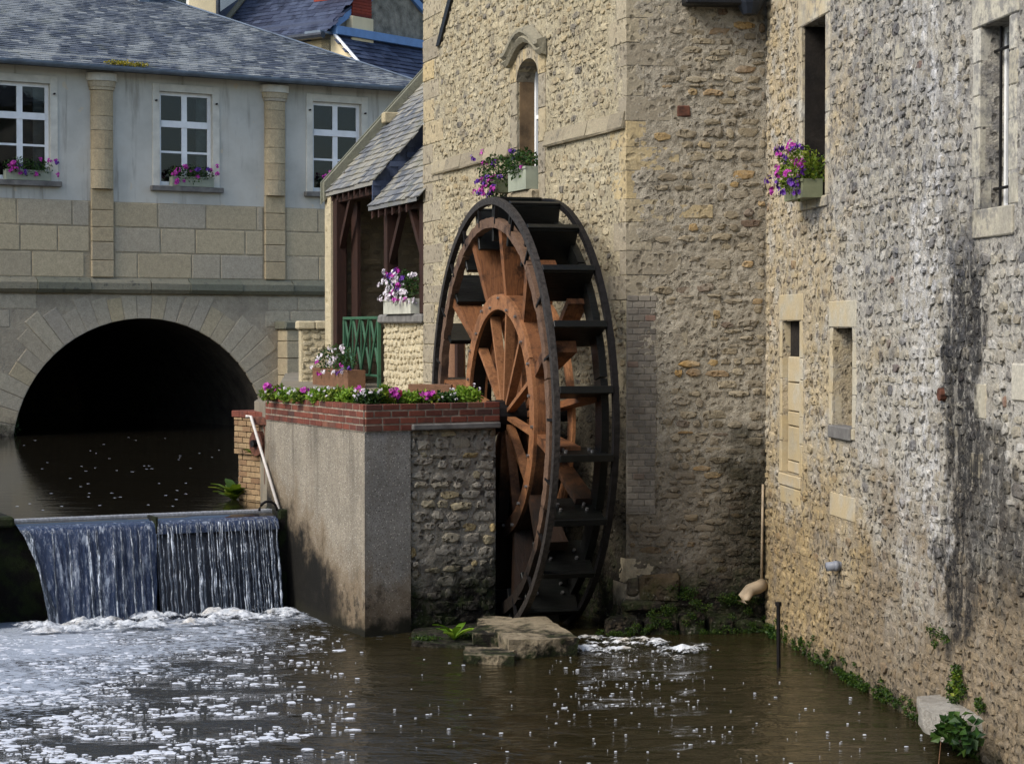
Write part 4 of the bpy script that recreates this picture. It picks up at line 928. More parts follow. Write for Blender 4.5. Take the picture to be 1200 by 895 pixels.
# railing
ra, rb = S.U(404, -.02), u_p-.04; rz0, rz1 = ROAD+.18, S.Z(425, 371)
rl = thing('green_railing', 'green metal railing with crossed bars across the shed opening', 'railing', S.W((ra+rb)/2, -.02, ROAD))
G().box(ra, rb, -.06, -.0, rz1-.05, rz1, .006).out('top_rail', MT['greenpaint'], rl, S); G().box(ra, rb, -.05, -.01, rz0, rz0+.04, .006).out('bottom_rail', MT['greenpaint'], rl, S)
for u in (ra+.03, rb-.03): G().box(u-.03, u+.03, -.06, -.0, ROAD, rz1-.052, .006).out('post', MT['greenpaint'], rl, S)
nb = 4; st = (rb-ra-.06)/nb
for k in range(nb):
    a = ra+.03+k*st; b = a+st
    for (p, q, dd) in ((a, b, -.046), (b, a, -.016)): G().tube([(p, dd, rz0+.02), (q, dd, rz1-.03)], .024, 5).out('diagonal_bar', MT['greenpaint'], rl, S)
    if k: G().box(a-.018, a+.018, -.042, -.02, rz0+.042, rz1-.052).out('bar', MT['greenpaint'], rl, S)

# ------------------------------------------------------------------ mill tower
ml = thing('mill_building', 'tall cream rubble stone mill with dressed quoins behind the water wheel', 'mill', Cc)
MZ = 10.4
wu0, wu1 = FM1.U(606.5), FM1.U(632); wz0, wz1 = FM1.Z(619, 224), FM1.Z(619, 69)
mh = [(wu0, wu1, wz0, wz1, .45)]
rough_panel(0, M1LEN, -.6, MZ, mh, .45, .035, .010, 1.0).out('front_wall', MT['m1mortar'], ml, FM1, True)
rough_panel(0, M2LEN, -.6, MZ, [], .45, .022, .022, 5.0, .008, 6.0).out('side_wall', MT['m2mortar'], ml, FM2, True)
bq = [Lc, Cc, Ec+Vector((.0, .0, 0)), Ec+FM1.d*3.5+Vector((0, 3, 0)), Lc+FM1.d*6]
g = G()
for p, q in ((bq[2], bq[3]), (bq[3], bq[4]), (bq[4], bq[0])): g.add([(p.x, p.y, -.6), (q.x, q.y, -.6), (q.x, q.y, MZ), (p.x, p.y, MZ)], [(0, 1, 2, 3)])
g.out('rear_wall', MT['m1mortar'], ml); cen = sum(bq, Vector())/5
G().add([(p.x+(p.x-cen.x)*.04, p.y+(p.y-cen.y)*.04, MZ) for p in bq]+[(cen.x, cen.y, MZ+3)], [(0, 1, 5), (1, 2, 5), (2, 3, 5), (3, 4, 5), (4, 0, 5), (4, 3, 2, 1, 0)]).out('roof', MT['slate'], ml)
zs0 = (FM1.Z(510, 203)+FM1.Z(729, 156))/2
# quoins wrapping the corner
z = -.3; k = 0; qholes1 = []; qholes2 = []
plan = [(.26, .50), (.58, .26)]
while z < 8.6:
    hh = RND.uniform(.26, .36); a2, a1 = plan[k % 2]; a2 *= RND.uniform(.6, 1.2); a1 *= RND.uniform(.7, 1.15)
    e = .003+RND.uniform(0, .009)
    if not (.75 < z < 3.9):
        oc = Cc-(FM1.d+FM2.d)*e
        P = [Cc-M1U*a1-FM1.d*e, Cc-M1U*(-.004)-FM1.d*e-FM2.d*e, Cc+FM2.u*a2-FM2.d*e, Cc+FM2.u*a2+FM2.d*.08, Cc-M1U*a1+FM1.d*.08]
        g = G(); gp = .006; n = 5; c = .012
        low = [(p.x, p.y, z+gp) for p in P]; top = [(p.x, p.y, z+hh-gp) for p in P]
        g.add(low+top, [tuple(range(5))[::-1], tuple(range(5, 10))]+[(i, (i+1) % 5, 5+(i+1) % 5, 5+i) for i in range(5)]); g.jitter(.004)
        g.out('quoin', MT['quoin'], ml); qholes2.append((0, a2, z, z+hh))
        qholes1.append((M1LEN-a1, M1LEN, z, z+hh))
    z += hh; k += 1
# far-left quoins of the front wall
z = 2.4; k = 0
while z < 9.4:
    hh = RND.uniform(.26, .36); a = (.55, .95)[k % 2]*RND.uniform(.85, 1.1); block('quoin', -.01, a, z+.006, z+hh-.006, MT['quoin'], ml, FM1, RND.uniform(.01, .02), .05, .012)
    qholes1.append((-.1, a, z, z+hh)); z += hh; k += 1
# string course with weathered top
u = .95
segs = []
for (s0, s1) in ((.55, wu0-.30), (wu1+.30, M1LEN-.02)):
    u = s0
    while u < s1-.05:
        ww = min(RND.uniform(.45, .8), s1-u); 
        if s1-(u+ww) < .25: ww = s1-u
        g = G(); pr = RND.uniform(.045, .06)
        g.prism([(u+.004, y, z_) for y, z_ in ((.05, zs0), (-pr, zs0+.005), (-pr-.012, zs0+.03), (-pr, zs0+.08), (-.02, zs0+.21), (.05, zs0+.21))], (ww-.008, 0, 0)).jitter(.006).out('string_stone', MT['millstring'], ml, FM1); u += ww
qholes1.append((.5, M1LEN, zs0-.02, zs0+.23))
# arched window: jambs, head, hood, frame
aw = wu1-wu0
jb = .26
z = wz0-.25; k = 0
spring = wz1-.26
while z < spring-.02:
    hh = min(RND.uniform(.3, .46), spring-z)
    if spring-(z+hh) < .2: hh = spring-z
    for sgn in (0, 1):
        a, b = (wu0-jb*RND.uniform(.9, 1.1), wu0+.0) if sgn == 0 else (wu1, wu1+jb*RND.uniform(.9, 1.1))
        block('jamb_stone', a, b, z+.004, z+hh-.004, MT['quoin'], ml, FM1, .02, .12, .01, .002)
    z += hh
uc = (wu0+wu1)/2
def archz(u): q = (u-uc)/(aw/2); return spring+(wz1-spring)*sqrt(max(0, 1-q*q))
n = 16; g = G()
for i in range(n):
    a, b = wu0+aw*i/n, wu0+aw*(i+1)/n; zt = wz1+.14
    g.add([(a, -.02, archz(a)), (b, -.02, archz(b)), (b, -.02, zt), (a, -.02, zt), (a, .40, archz(a)), (b, .40, archz(b))], [(0, 1, 2, 3), (4, 5, 1, 0)])
g.box(wu0-jb, wu0, -.02, .1, spring+.002, wz1+.14); g.box(wu1, wu1+jb, -.02, .1, spring+.002, wz1+.14); g.out('window_head', MT['quoin'], ml, FM1)
prof = [(-.02, 0), (-.09, .01), (-.13, .07), (-.10, .10), (-.15, .14), (-.15, .19), (-.02, .24)]
path = []
def hz(u): q = abs(u-uc)/(aw/2+jb); return wz1+.02+.24*max(0, cos(min(1, q*1.15)*pi/2))**1.0*1.0-(.10 if q > .85 else 0)*0
us_ = [uc-(aw/2+jb+.06)+(aw+2*jb+.12)*i/28 for i in range(29)]; g = G(); m_ = len(prof)
for u in us_:
    for (y, zz) in prof: g.v.append((u, y, hz(u)-.06+zz))
g.f = [(i*m_+j, (i+1)*m_+j, (i+1)*m_+j+1, i*m_+j+1) for i in range(28) for j in range(m_-1)]+[tuple(range(m_))[::-1], tuple(28*m_+j for j in range(m_))]
g.jitter(.004).out('hood_mould', MT['string'], ml, FM1)
wd_ = .24
mw = G().box(wu0+.0, wu0+.07, wd_, wd_+.06, wz0, wz1).box(wu1-.07, wu1, wd_, wd_+.06, wz0, wz1).box(wu0+.07, wu1-.07, wd_, wd_+.06, wz0, wz0+.07).box(uc-.03, uc+.03, wd_-.005, wd_+.055, wz0+.07, wz1).box(wu0+.07, wu1-.07, wd_+.005, wd_+.05, wz0+1.0, wz0+1.05).out('window', MT['whitewood'], ml, FM1)
for (a, b) in ((wu0+.07, uc-.03), (uc+.03, wu1-.07)):
    for (c, d) in ((wz0+.07, wz0+1.0), (wz0+1.05, wz1)): G().box(a, b, wd_+.03, wd_+.036, c, d).out('pane', MT['glass2'], mw)
G().box(wu0+.001, wu0+.012, .03, .235, wz0, spring).out('reveal_lining', MT['brownshade'], ml, FM1)  # brown sheet paints the far jamb's shade onto the reveal
G().box(wu0-.05, wu1+.05, -.14, .1, wz0-.16, wz0-.005, .02).out('sill', MT['quoin'], ml, FM1)
whole = (wu0-jb-.02, wu1+jb+.02, wz0-.28, wz1+.42)
# slanting roof scar on the upper left
p1, p2 = FM1.hit(514, 55), FM1.hit(528, 0); dz = (p2[1]-p1[1])/(p2[0]-p1[0])
G().prism([(p1[0], -.05, p1[1]), (p2[0]+.9, -.05, p2[1]+.9*dz), (p2[0]+1.1, -.05, p2[1]+.9*dz), (p1[0]+.18, -.05, p1[1])], (0, .06, 0)).out('roof_scar', MT['black'], ml, FM1)
# rubble
rm = random.Random(31)
st1 = pack(0, M1LEN, -.2, 9.0, (.07, .13), (.11, .30), qholes1+[whole], gap=.016, rnd=rm, keep=.82)
def vis1(s):
    p = FM1.W(s[0], 0, s[1]); py = 385-(p.z-CAMZ)*2400/p.y; px = 600+p.x/p.y*2400
    hid = 510 < px < 725 and py > 235
    return s[2]*s[3]/p.y**2*(0.0 if py < -5 or hid or (px < 590 and py > 450) else 1)
lay(st1, (.009, .025), MT['m1'], ml, FM1, 170, vis1, rnd=rm)
# grey brick patch on the side wall
zb0, zb1 = FM2.Z(750, 600), FM2.Z(750, 352); bu1 = FM2.U(768); z = zb0; k = 0; bm = {}
while z < zb1:
    u = .0-(k % 2)*.07
    while u < bu1-.02:
        a, b = max(u, .004)+.005, min(u+.145, bu1+RND.uniform(-.02, .02))-.005
        if b-a > .03:
            if not bm: bm['m'] = mesh('brick', *(lambda q: (q.v, q.f))(G().box(-.5, .5, -.5, .5, -.5, .5, .07)), MT['brickgrey'])
            o = link('brick', bm['m']); o.parent = ml; pr = RND.uniform(.018, .026); o.location = FM2.W((a+b)/2, .03-pr, z+.035)-Cc; o.rotation_euler = (0, 0, FM2.ang); o.scale = (b-a, .06, .066)
        u += .145
    z += .078; k += 1
G().box(.002, bu1, -.012, .05, zb0-.02, zb1, .0).out('brick_bed', MT['bmortard'], ml, FM2)
qholes2.append((0, bu1+.02, zb0-.05, zb1+.03))
dress = [(.62, 4.9, .42, .17), (.50, 3.35, .24, .26), (.95, 4.3, .3, .13)]
for (u, z, ww, hh) in dress: block('dressed_stone', u, u+ww, z, z+hh, MT['quoin'], ml, FM2, .016, .05, .012); qholes2.append((u, u+ww, z, z+hh))
G().box(.60, .76, -.022, .04, FM2.Z(790, 137), FM2.Z(790, 124), .012).jitter(.006).out('brick', MT['rust'], ml, FM2)
qholes2.append((.58, .78, FM2.Z(790, 139), FM2.Z(790, 122)))
st2 = pack(.02, M2LEN-.01, -.1, 8.2, (.06, .15), (.10, .34), qholes2, gap=.02, rnd=rm, keep=.84, wav=.045)
lay(st2, (.010, .038), MT['m2'], ml, FM2, 128, lambda s: s[2]*s[3]*(1 if s[1] < 7.4 else 0), rnd=rm)
# footing ledge at the water, built of bigger stones
u = -.25
while u < M2LEN-.05:
    ww = RND.uniform(.3, .55); pr = RND.uniform(.10, .28); G().box(u, min(u+ww, M2LEN)-.02, -pr, .1, -.4, RND.uniform(.08, .26), .05).jitter(.03).out('footing_stone', MT['m2'], ml, FM2); u += ww
for (u, z, ww, hh, pr) in ((-.02, .42, .2, .24, .05), (.16, .34, .5, .36, .07), (-.05, .24, .5, .16, .1), (.5, .26, .4, .2, .06)): G().box(u, u+ww, -pr, .1, z, z+hh, .05).jitter(.018).out('footing_stone', MT['m2'], ml, FM2)
# lead hopper at the top of the side wall
hp = thing('lead_gutter', 'black lead gutter box under the eaves between mill and warehouse', 'gutter', FM2.W(1.2, -.2, 7.3))
hz0 = FM2.Z(860, 10)
G().box(FM2.U(797), M2LEN-.35, -.30, -.03, hz0-.0, hz0+.5, .02).out('gutter', MT['black'], hp, FM2)
G().tube([(M2LEN-.26, -.2, hz0-.10), (M2LEN-.26, -.2, hz0+.02), (M2LEN-.26, -.2, hz0+.05), (M2LEN-.26, -.2, hz0+.5)], [.09, .16, .17, .17], 12).out('hopper', MT['darkzinc'], hp, FM2)
G().box(FM2.U(797), M2LEN-.02, -.35, .0, hz0+.5, hz0+.6, .02).out('eaves_board', MT['black'], hp, FM2)

# ------------------------------------------------------------------ warehouse on the right
R = FR; rh = thing('stone_warehouse', 'weathered grey white rubble warehouse wall with barred and walled-up windows rising from the river', 'warehouse', R.W(4, 1, 0))
RZ = 9.5
def rwin(x0, x1, y0, y1): return (R.U(x0), R.U(x1), R.Z((x0+x1)/2, y1), R.Z((x0+x1)/2, y0))
W1 = rwin(940, 967, 25, 232); W2 = rwin(1148, 1182, 26, 243); W3 = rwin(917.5, 938, 376, 556); W4 = rwin(977, 1000, 384, 500)
rough_panel(0, RLEN, -.6, RZ, [W1+(.42,), W2+(.3,), W3+(.10,), W4+(.22,)], .4, .032, .011, 9.0, .006).out('front_wall', MT['rmortar'], rh, R, True)
G().box(0, RLEN, .46, 6, -.6, RZ-.02).out('rear_wall', MT['rmortar'], rh, R)
G().add([(0, 0, -.6), (0, .46, -.6), (0, .46, RZ), (0, 0, RZ)], [(0, 1, 2, 3)]).out('end_wall', MT['rmortar'], rh, R)
G().prism([(-.1, -.3, RZ), (-.1, 3, RZ+2), (-.1, 6.2, RZ)], (RLEN+.2, 0, 0)).out('roof', MT['slate'], rh, R)
hr = []
def surround(Wd, sw, lint, sillh, nm):
    a, b, z0, z1 = Wd; z = z0
    while z < z1-.02:
        hh = min(RND.uniform(.22, .42), z1-z)
        if z1-(z+hh) < .12: hh = z1-z
        for sgn in (0, 1):
            s_ = sw*RND.uniform(.8, 1.25); p, q = (a-s_, a) if sgn == 0 else (b, b+s_); block('jamb_stone', p, q, z+.004, z+hh-.004, MT['rdressed'], rh, R, .012, .10, .008, .002)
        z += hh
    block('lintel', a-sw*1.2, b+sw*1.2, z1+.003, z1+lint, MT['rdressed'], rh, R, .016, .12, .01, .002)
    block('sill_stone', a-sw*.8, b+sw*.8, z0-sillh, z0-.003, MT['rdressed'], rh, R, .03, .12, .01, .002)
    hr.append((a-sw*1.25, b+sw*1.25, z0-sillh-.02, z1+lint+.02))
surround(W1, .14, .34, .12, 'w1'); surround(W2, .16, .36, .24, 'w2'); surround(W3, .11, .30, .14, 'w3'); surround(W4, .12, .28, .12, 'w4')
# W1: dark shutter board deep inside with small rail
a, b, z0, z1 = W1
x = G().box(a+.001, b-.001, .40, .42, z0, z1).out('window', MT['black'], rh, R)
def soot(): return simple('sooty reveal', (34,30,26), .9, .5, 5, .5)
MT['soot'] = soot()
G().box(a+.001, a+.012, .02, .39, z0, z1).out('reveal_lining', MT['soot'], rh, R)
G().box(a+.02, b-.02, .12, .15, z0+.42, z0+.45).out('guard_rail', MT['iron'], x)
for k in range(5): G().box(a+.1+k*.15, a+.12+k*.15, .125, .145, z0, z0+.42).out('guard_bar', MT['iron'], x)
# W2: bars and glass
a, b, z0, z1 = W2
x = G().box(a+.001, a+.05, .20, .26, z0, z1).box(b-.05, b-.001, .20, .26, z0, z1).box(a+.05, b-.05, .20, .26, z1-.05, z1-.001).box(a+.05, b-.05, .20, .26, z0+.001, z0+.05).box((a+b)/2-.025, (a+b)/2+.025, .195, .255, z0+.05, z1-.05).out('window', MT['whitewood'], rh, R)
for (p, q) in ((a+.05, (a+b)/2-.025), ((a+b)/2+.025, b-.05)): G().box(p, q, .225, .231, z0+.05, z1-.05).out('pane', MT['glass2'], x)
for k in range(3): u = a+.14+(b-a-.24)*k/2; G().tube([(u, .12, z0+.01), (u, .12, z1-.01)], .014, 6).out('bar', MT['iron'], x)
for zz in (z0+.17, z1-.2): G().tube([(a-.02, .12, zz), (b-.01, .12, zz)], .014, 6).out('cross_bar', MT['iron'], x)
# W3: walled up with big blocks;  W4: half blocked
a, b, z0, z1 = W3; zz = z0; k = 0
for hh in (.14, .40, .17, .33, .30): 
    if zz+hh > z1-.12: break
    G().box(a+.006, b-.006, .06, .099, zz+.006, zz+hh-.006, .01).jitter(.003).out('infill_block', MT['rdressed'], rh, R); zz += hh
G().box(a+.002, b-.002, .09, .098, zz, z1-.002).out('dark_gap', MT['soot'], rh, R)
block('infill_sill', a-.03, b+.05, z0-.34, z0-.15, MT['rdressed'], rh, R, .02, .05, .01)
a, b, z0, z1 = W4
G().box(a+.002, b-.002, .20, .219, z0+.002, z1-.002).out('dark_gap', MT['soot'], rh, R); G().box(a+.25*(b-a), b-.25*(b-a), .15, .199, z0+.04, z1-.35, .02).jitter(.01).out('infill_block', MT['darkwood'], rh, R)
G().box(b-.14, b-.09, .12, .18, z0+.003, z1-.2).out('window_post', MT['whitewood'], rh, R)
G().box(a-.05, b+.03, -.05, .14, z0-.13, z0+.003, .01).out('slate_sill', MT['sill'], rh, R)
block('infill_sill', a-.08, b+.10, z0-.95, z0-.7, MT['rdressed'], rh, R, .015, .05, .01)
hr.append((a-.1, b+.12, z0-.97, z0-.68))
for (px, py, ww, hh) in ((1150, 470, .28, .3), (1195, 448, .3, .3), (1145, 545, .3, .22), (1055, 60, .25, .14)):
    u, z = R.hit(px, py); block('dressed_stone', u-ww/2, u+ww/2, z-hh/2, z+hh/2, MT['rdressed'], rh, R, .014, .05, .012); hr.append((u-ww/2, u+ww/2, z-hh/2, z+hh/2))
rr = random.Random(41)
st3 = pack(0.01, RLEN, -.3, 8.9, (.075, .15), (.10, .27), hr, gap=.016, rnd=rr, keep=.90, wav=.035)
def visr(s):
    p = R.W(s[0], 0, s[1]); px = 600+p.x/p.y*2400; py = 385-(p.z-CAMZ)*2400/p.y
    return s[2]*s[3]/p.y**2*(1 if px < 1205 and -10 < py < 900 else 0)
lay(st3, (.010, .028), MT['r'], rh, R, 300, visr, rnd=rr)
u, z = R.hit(1108, 462); o = G().tube([(u, .02, z), (u, -.06, z), (u, -.065, z)], [.06, .06, .04], 10).out('wall_anchor', MT['rust'], None, R); tag(o, 'round rusty tie-rod plate on the stained warehouse wall', 'wall anchor')
u, z = R.hit(986, 663); o = thing('drain_stub', 'short grey plastic drain pipe stub sticking out of the warehouse wall', 'pipe', R.W(u, 0, z))
dv = Vector((0, -1, -.06))
G().tube([(u, .05, z+.01), (u, -.16, z-.005)], .048, 14, True).out('pipe', MT['pvc'], o, R, True); G().tube([(u, -.03, z+.003), (u, -.08, z-.0)], .055, 14).out('collar', MT['pvc'], o, R, True)
# waste pipe in the corner
p0 = FM2.W(M2LEN-.05, -.06, 1.75); o = thing('waste_pipe', 'dirty cream waste pipe down the corner with elbow above the water', 'pipe', FM2.W(M2LEN-.06, -.07, .4))
G().tube([p0, FM2.W(M2LEN-.07, -.08, .62)], .015, 8).out('downpipe', MT['pvcw'], o, ID, True)
G().tube([FM2.W(M2LEN-.06, -.10, .56), FM2.W(M2LEN-.13, -.16, .535), FM2.W(M2LEN-.24, -.20, .51), FM2.W(M2LEN-.32, -.22, .42), FM2.W(M2LEN-.34, -.225, .37)], [.075, .078, .075, .072, .072], 14).out('elbow', MT['pvcw'], o, ID, True)
# stake
pk = onz(913, 782, 0); o = thing('iron_stake', 'dark iron stake standing upright in the river by the warehouse', 'stake', pk)
G().tube([(pk.x, pk.y, -.6), (pk.x-.01, pk.y, .66)], .022, 8).out('shaft', MT['iron'], o); G().tube([(pk.x-.01, pk.y, .66), (pk.x-.01, pk.y, .70)], .034, 8).out('head', MT['iron'], o)
# ledge stone low on the wall
u, z = R.hit(1130, 838); LEDGE = (u, z)

# ------------------------------------------------------------------ river planter: concrete and stone wall topped with red brick
pl = thing('river_planter', 'concrete and stone river wall topped by red brick planter edge', 'planter', (PC.x, PC.y, -.5))
ZT = 2.72; CH = .082; ZB4 = ZT-4*CH; ZB3 = ZT-3*CH
UF = FPR.U(481)      # concrete front ends here
# concrete: left side, front face as one L-shaped skin
g = G()
def sheet(fr, u0, u1, z0, z1, n, m_, dd):
    g = G()
    for j in range(m_+1):
        for i in range(n+1):
            u = u0+(u1-u0)*i/n; z = z0+(z1-z0)*j/m_; q = mnoise.fractal(Vector((u*2.2, z*2.2, dd*50+fr.ang)), 1, 2, 3)*.006; g.v.append((u, dd+q*min(1, 8*min(i/n, 1-i/n)), z))
    g.f = [(j*(n+1)+i, j*(n+1)+i+1, (j+1)*(n+1)+i+1, (j+1)*(n+1)+i) for j in range(m_) for i in range(n)]; return g
g = sheet(FPL, 0, PLLEN, -.5, ZB4, 60, 50, 0.0); g.add([(0, 0, -.5), (0, .3, -.5), (0, .3, ZB4), (0, 0, ZB4)], [(0, 1, 2, 3)]); g.out('concrete_side', MT['concL'], pl, FPL, True)
g = sheet(FPR, 0, UF, -.5, ZB4, 20, 50, 0.0); g.add([(UF, 0, -.5), (UF, .15, -.5), (UF, .15, ZB4), (UF, 0, ZB4)], [(3, 2, 1, 0)]); g.out('concrete_front', MT['concF'], pl, FPR, True)
# stone part, set back a little
FPS = Wall(*(FPR.W(0, .06, 0).xy), FPR.u.x, FPR.u.y)
rough_panel(UF-.02, PRLEN, -.5, ZB3-.05, [], .1, .025, .022, 12.0, .012, 6.0).out('stone_face', MT['piermortar'], pl, FPS, True)
G().add([(PRLEN, 0, -.5), (PRLEN-.12, 1.1, -.5), (PRLEN-.12, 1.1, ZB3), (PRLEN, 0, ZB3)], [(0, 1, 2, 3)]).out('end_face', MT['piermortar'], pl, FPS)
rp = random.Random(51)
lay(pack(UF+.01, PRLEN-.005, -.1, ZB3-.09, (.08, .19), (.12, .38), gap=.018, rnd=rp, keep=.92), (.015, .055), MT['pierstone'], pl, FPS, 300, rnd=rp)
G().box(UF-.0, PRLEN+.005, -.07, .2, ZB3-.075, ZB3-.004, .012).out('stone_cap', MT['sill'], pl, FPR)
# bricks, one by one, both runs mitred at the corner
bmesh_ = mesh('brick', *(lambda q: (q.v, q.f))(G().box(-.5, .5, -.5, .5, -.5, .5, .05)), MT['brick'])
rb_ = random.Random(61)
def brick_run(fr, u0, u1, rows, bl=.23, bd=.11, proud=.02, ends=True):
    for r, (z0, z1) in enumerate(rows):
        u = u0-(r % 2)*bl*.5
        while u < u1:
            a, b = max(u, u0)+.007, min(u+bl, u1)-.007
            if b-a > .03:
                o = link('brick', bmesh_); o.parent = pl; o.location = fr.W((a+b)/2, bd/2-proud+rb_.uniform(-.004, .004), (z0+z1)/2)-pl.location
                o.rotation_euler = (rb_.uniform(-.015, .015), rb_.uniform(-.006, .006), fr.ang+rb_.uniform(-.012, .012)); o.scale = (b-a, bd, z1-z0-.018)
            u += bl
r4 = [(ZT-CH*(i+1), ZT-CH*i) for i in range(4)]
brick_run(FPL, 0, PLLEN+.0, r4); brick_run(FPR, .0, UF+.05, r4[3:], proud=.022); brick_run(FPR, .0, PRLEN+.02, r4[:3], proud=.022)
G().box(.01, PLLEN-.012, -.012, .085, ZB4, ZT-.012).out('brick_bed', MT['bmortar'], pl, FPL); G().box(.012, UF+.04, -.014, .08, ZB4, ZB3+.01).box(.012, PRLEN+.01, -.0138, .082, ZB3-.003, ZT-.012).out('brick_bed', MT['bmortar'], pl, FPR)
# soil
ctr = [FPL.W(0, .1, 0), PC+FPL.d*.13+FPR.d*.02, FPR.W(PRLEN-.05, .1, 0), FPR.W(PRLEN-.25, .75, 0), PC+FPL.d*.8+FPR.d*.45, FPL.W(0, .8, 0)]
G().prism([(p.x, p.y, ROAD+.001) for p in ctr], (0, 0, .07)).out('soil', MT['soil'], pl)
# bearing block of the wheel at the planter end
p = FPR.W(PRLEN-.02, .05, 0)

# ------------------------------------------------------------------ brick sluice pier at the pond
sp_ = thing('sluice_pier', 'pale brick pier standing in the mill pond beside the planter', 'pier', (PLa.x-.2, PLa.y+.6, 0))
FSP2 = Wall(*(at(277, 540, 28.3).xy), .63, -.78)
LQ = (PLa-Vector((FSP2.o.x, FSP2.o.y, 0))).dot(FSP2.u)+.05
zt2 = FSP2.Z(290, 481.5)
G().box(.03, LQ, .02, 1.2, -.4, zt2-.09).out('core', MT['bmortar'], sp_, FSP2)
bp = mesh('brick', *(lambda q: (q.v, q.f))(G().box(-.5, .5, -.5, .5, -.5, .5, .06)), MT['brickpale']); z = ZU-.3; r = 0
while z < zt2-.1:
    top = z > zt2-.62; u = (.0 if top else .05)-(r % 2)*.11
    while u < LQ:
        a, b = max(u, .0 if top else .05)+.005, min(u+.22, LQ)-.005
        if b-a > .03:
            o = link('brick', bp); o.parent = sp_; o.location = FSP2.W((a+b)/2, (.0 if top else .035)+rb_.uniform(-.004, .004), z+.036)-sp_.location; o.rotation_euler = (0, 0, FSP2.ang); o.scale = (b-a, .08, .068)
        u += .22
    z += .078; r += 1
u = -.03
while u < LQ+.02: G().box(u, min(u+.21, LQ+.02)-.008, -.06, .5, zt2-.09, zt2, .008).out('coping_brick', MT['brick'], sp_, FSP2); u += .21
sg = thing('sluice_gear', 'rusty iron sluice gear with pinion on the brick pier', 'sluice gear', FSP2.W(LQ*.6, -.1, 1.6))
gu0 = LQ*.48
G().box(gu0, gu0+.55, -.16, -.045, zt2-.17, zt2-.06, .01).out('bracket', MT['rust'], sg, FSP2)
G().tube([(gu0+.12, -.05, zt2-.42), (gu0+.12, -.16, zt2-.42)], .17, 14).out('gear_wheel', MT['rust'], sg, FSP2)
G().tube([(gu0+.12, -.16, zt2-.42), (gu0+.12, -.22, zt2-.42)], .05, 8).out('gear_hub', MT['iron'], sg, FSP2)
G().box(gu0+.26, gu0+.36, -.12, -.05, 1.5, zt2-.18, .01).out('rack', MT['rust'], sg, FSP2)
G().prism([(gu0+.25, -.13, zt2-.18), (gu0+.55, -.13, zt2-.18), (gu0+.55, -.13, zt2-.6)], (0, .08, 0)).out('gusset', MT['rust'], sg, FSP2)
p0, p1 = at(294, 488, 27.6), at(327, 597, 26.5)
o = G().tube([p0+Vector((-.07, 0, .0)), p0, p1], .021, 8).out('sluice_rod', MT['whiterod'], None, ID, True); tag(o, 'thin white metal rod slanting from the sluice gear to the weir end', 'rod')
# weir end hook and stop
pz_ = FW.W(WLEN+.02, -.03, ZU)
pts = [pz_+FW.u*(-.12+.12*cos(a))+Vector((0, 0, .02+.12*sin(a)-.12*0)) for a in [pi*i/10 for i in range(11)]]; o = G().tube(pts, .018, 6).out('iron_hoop', MT['iron'], None, ID, True); tag(o, 'small bent iron hoop at the end of the weir crest', 'hoop')
G().box(WLEN+.04, WLEN+.30, -.06, .5, -.4, ZU+.03, .02).out('end_stop', MT['weir'], wr, FW)

# ------------------------------------------------------------------ water wheel
HX, HY, HZ, WRAD = -.297, 25.6, 2.51, 2.72
FWH = Wall(HX, HY, .292, -.956)
wh = thing('waterwheel', 'large brown timber water wheel with black paddles against the mill', 'water wheel', (HX, HY, HZ-WRAD))
def ring(ri, ro, d0, d1, a0=0, a1=2*pi, seg=96, wob=0):
    g = G(); full = abs(a1-a0-2*pi) < 1e-6; n = seg if full else seg+1
    for i in range(n):
        a = a0+(a1-a0)*i/seg; c, s_ = sin(a), cos(a)
        for (r, d) in ((ri, d0), (ro, d0), (ro, d1), (ri, d1)): g.v.append((r*c, d, HZ+r*s_))
    for i in range(seg):
        j = (i+1) % n
        for k in range(4): g.f.append((i*4+k, i*4+(k+1) % 4, j*4+(k+1) % 4, j*4+k))
    if not full: g.f += [(0, 3, 2, 1), ((n-1)*4, (n-1)*4+1, (n-1)*4+2, (n-1)*4+3)]
    return g
ring(WRAD-.085, WRAD, -.02, .05).out('outer_rim', MT['rim'], wh, FWH); ring(WRAD-.07, WRAD, .69, .76).out('outer_rim', MT['iron'], wh, FWH)
NP = 22
for k in range(10):
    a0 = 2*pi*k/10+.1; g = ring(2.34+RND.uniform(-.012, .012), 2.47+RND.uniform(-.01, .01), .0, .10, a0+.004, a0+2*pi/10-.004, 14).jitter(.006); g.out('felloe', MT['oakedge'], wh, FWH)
    g = ring(2.28, 2.50, .62, .71, a0+.004, a0+2*pi/10-.004, 10); g.out('rear_felloe', MT['wetwood'], wh, FWH)
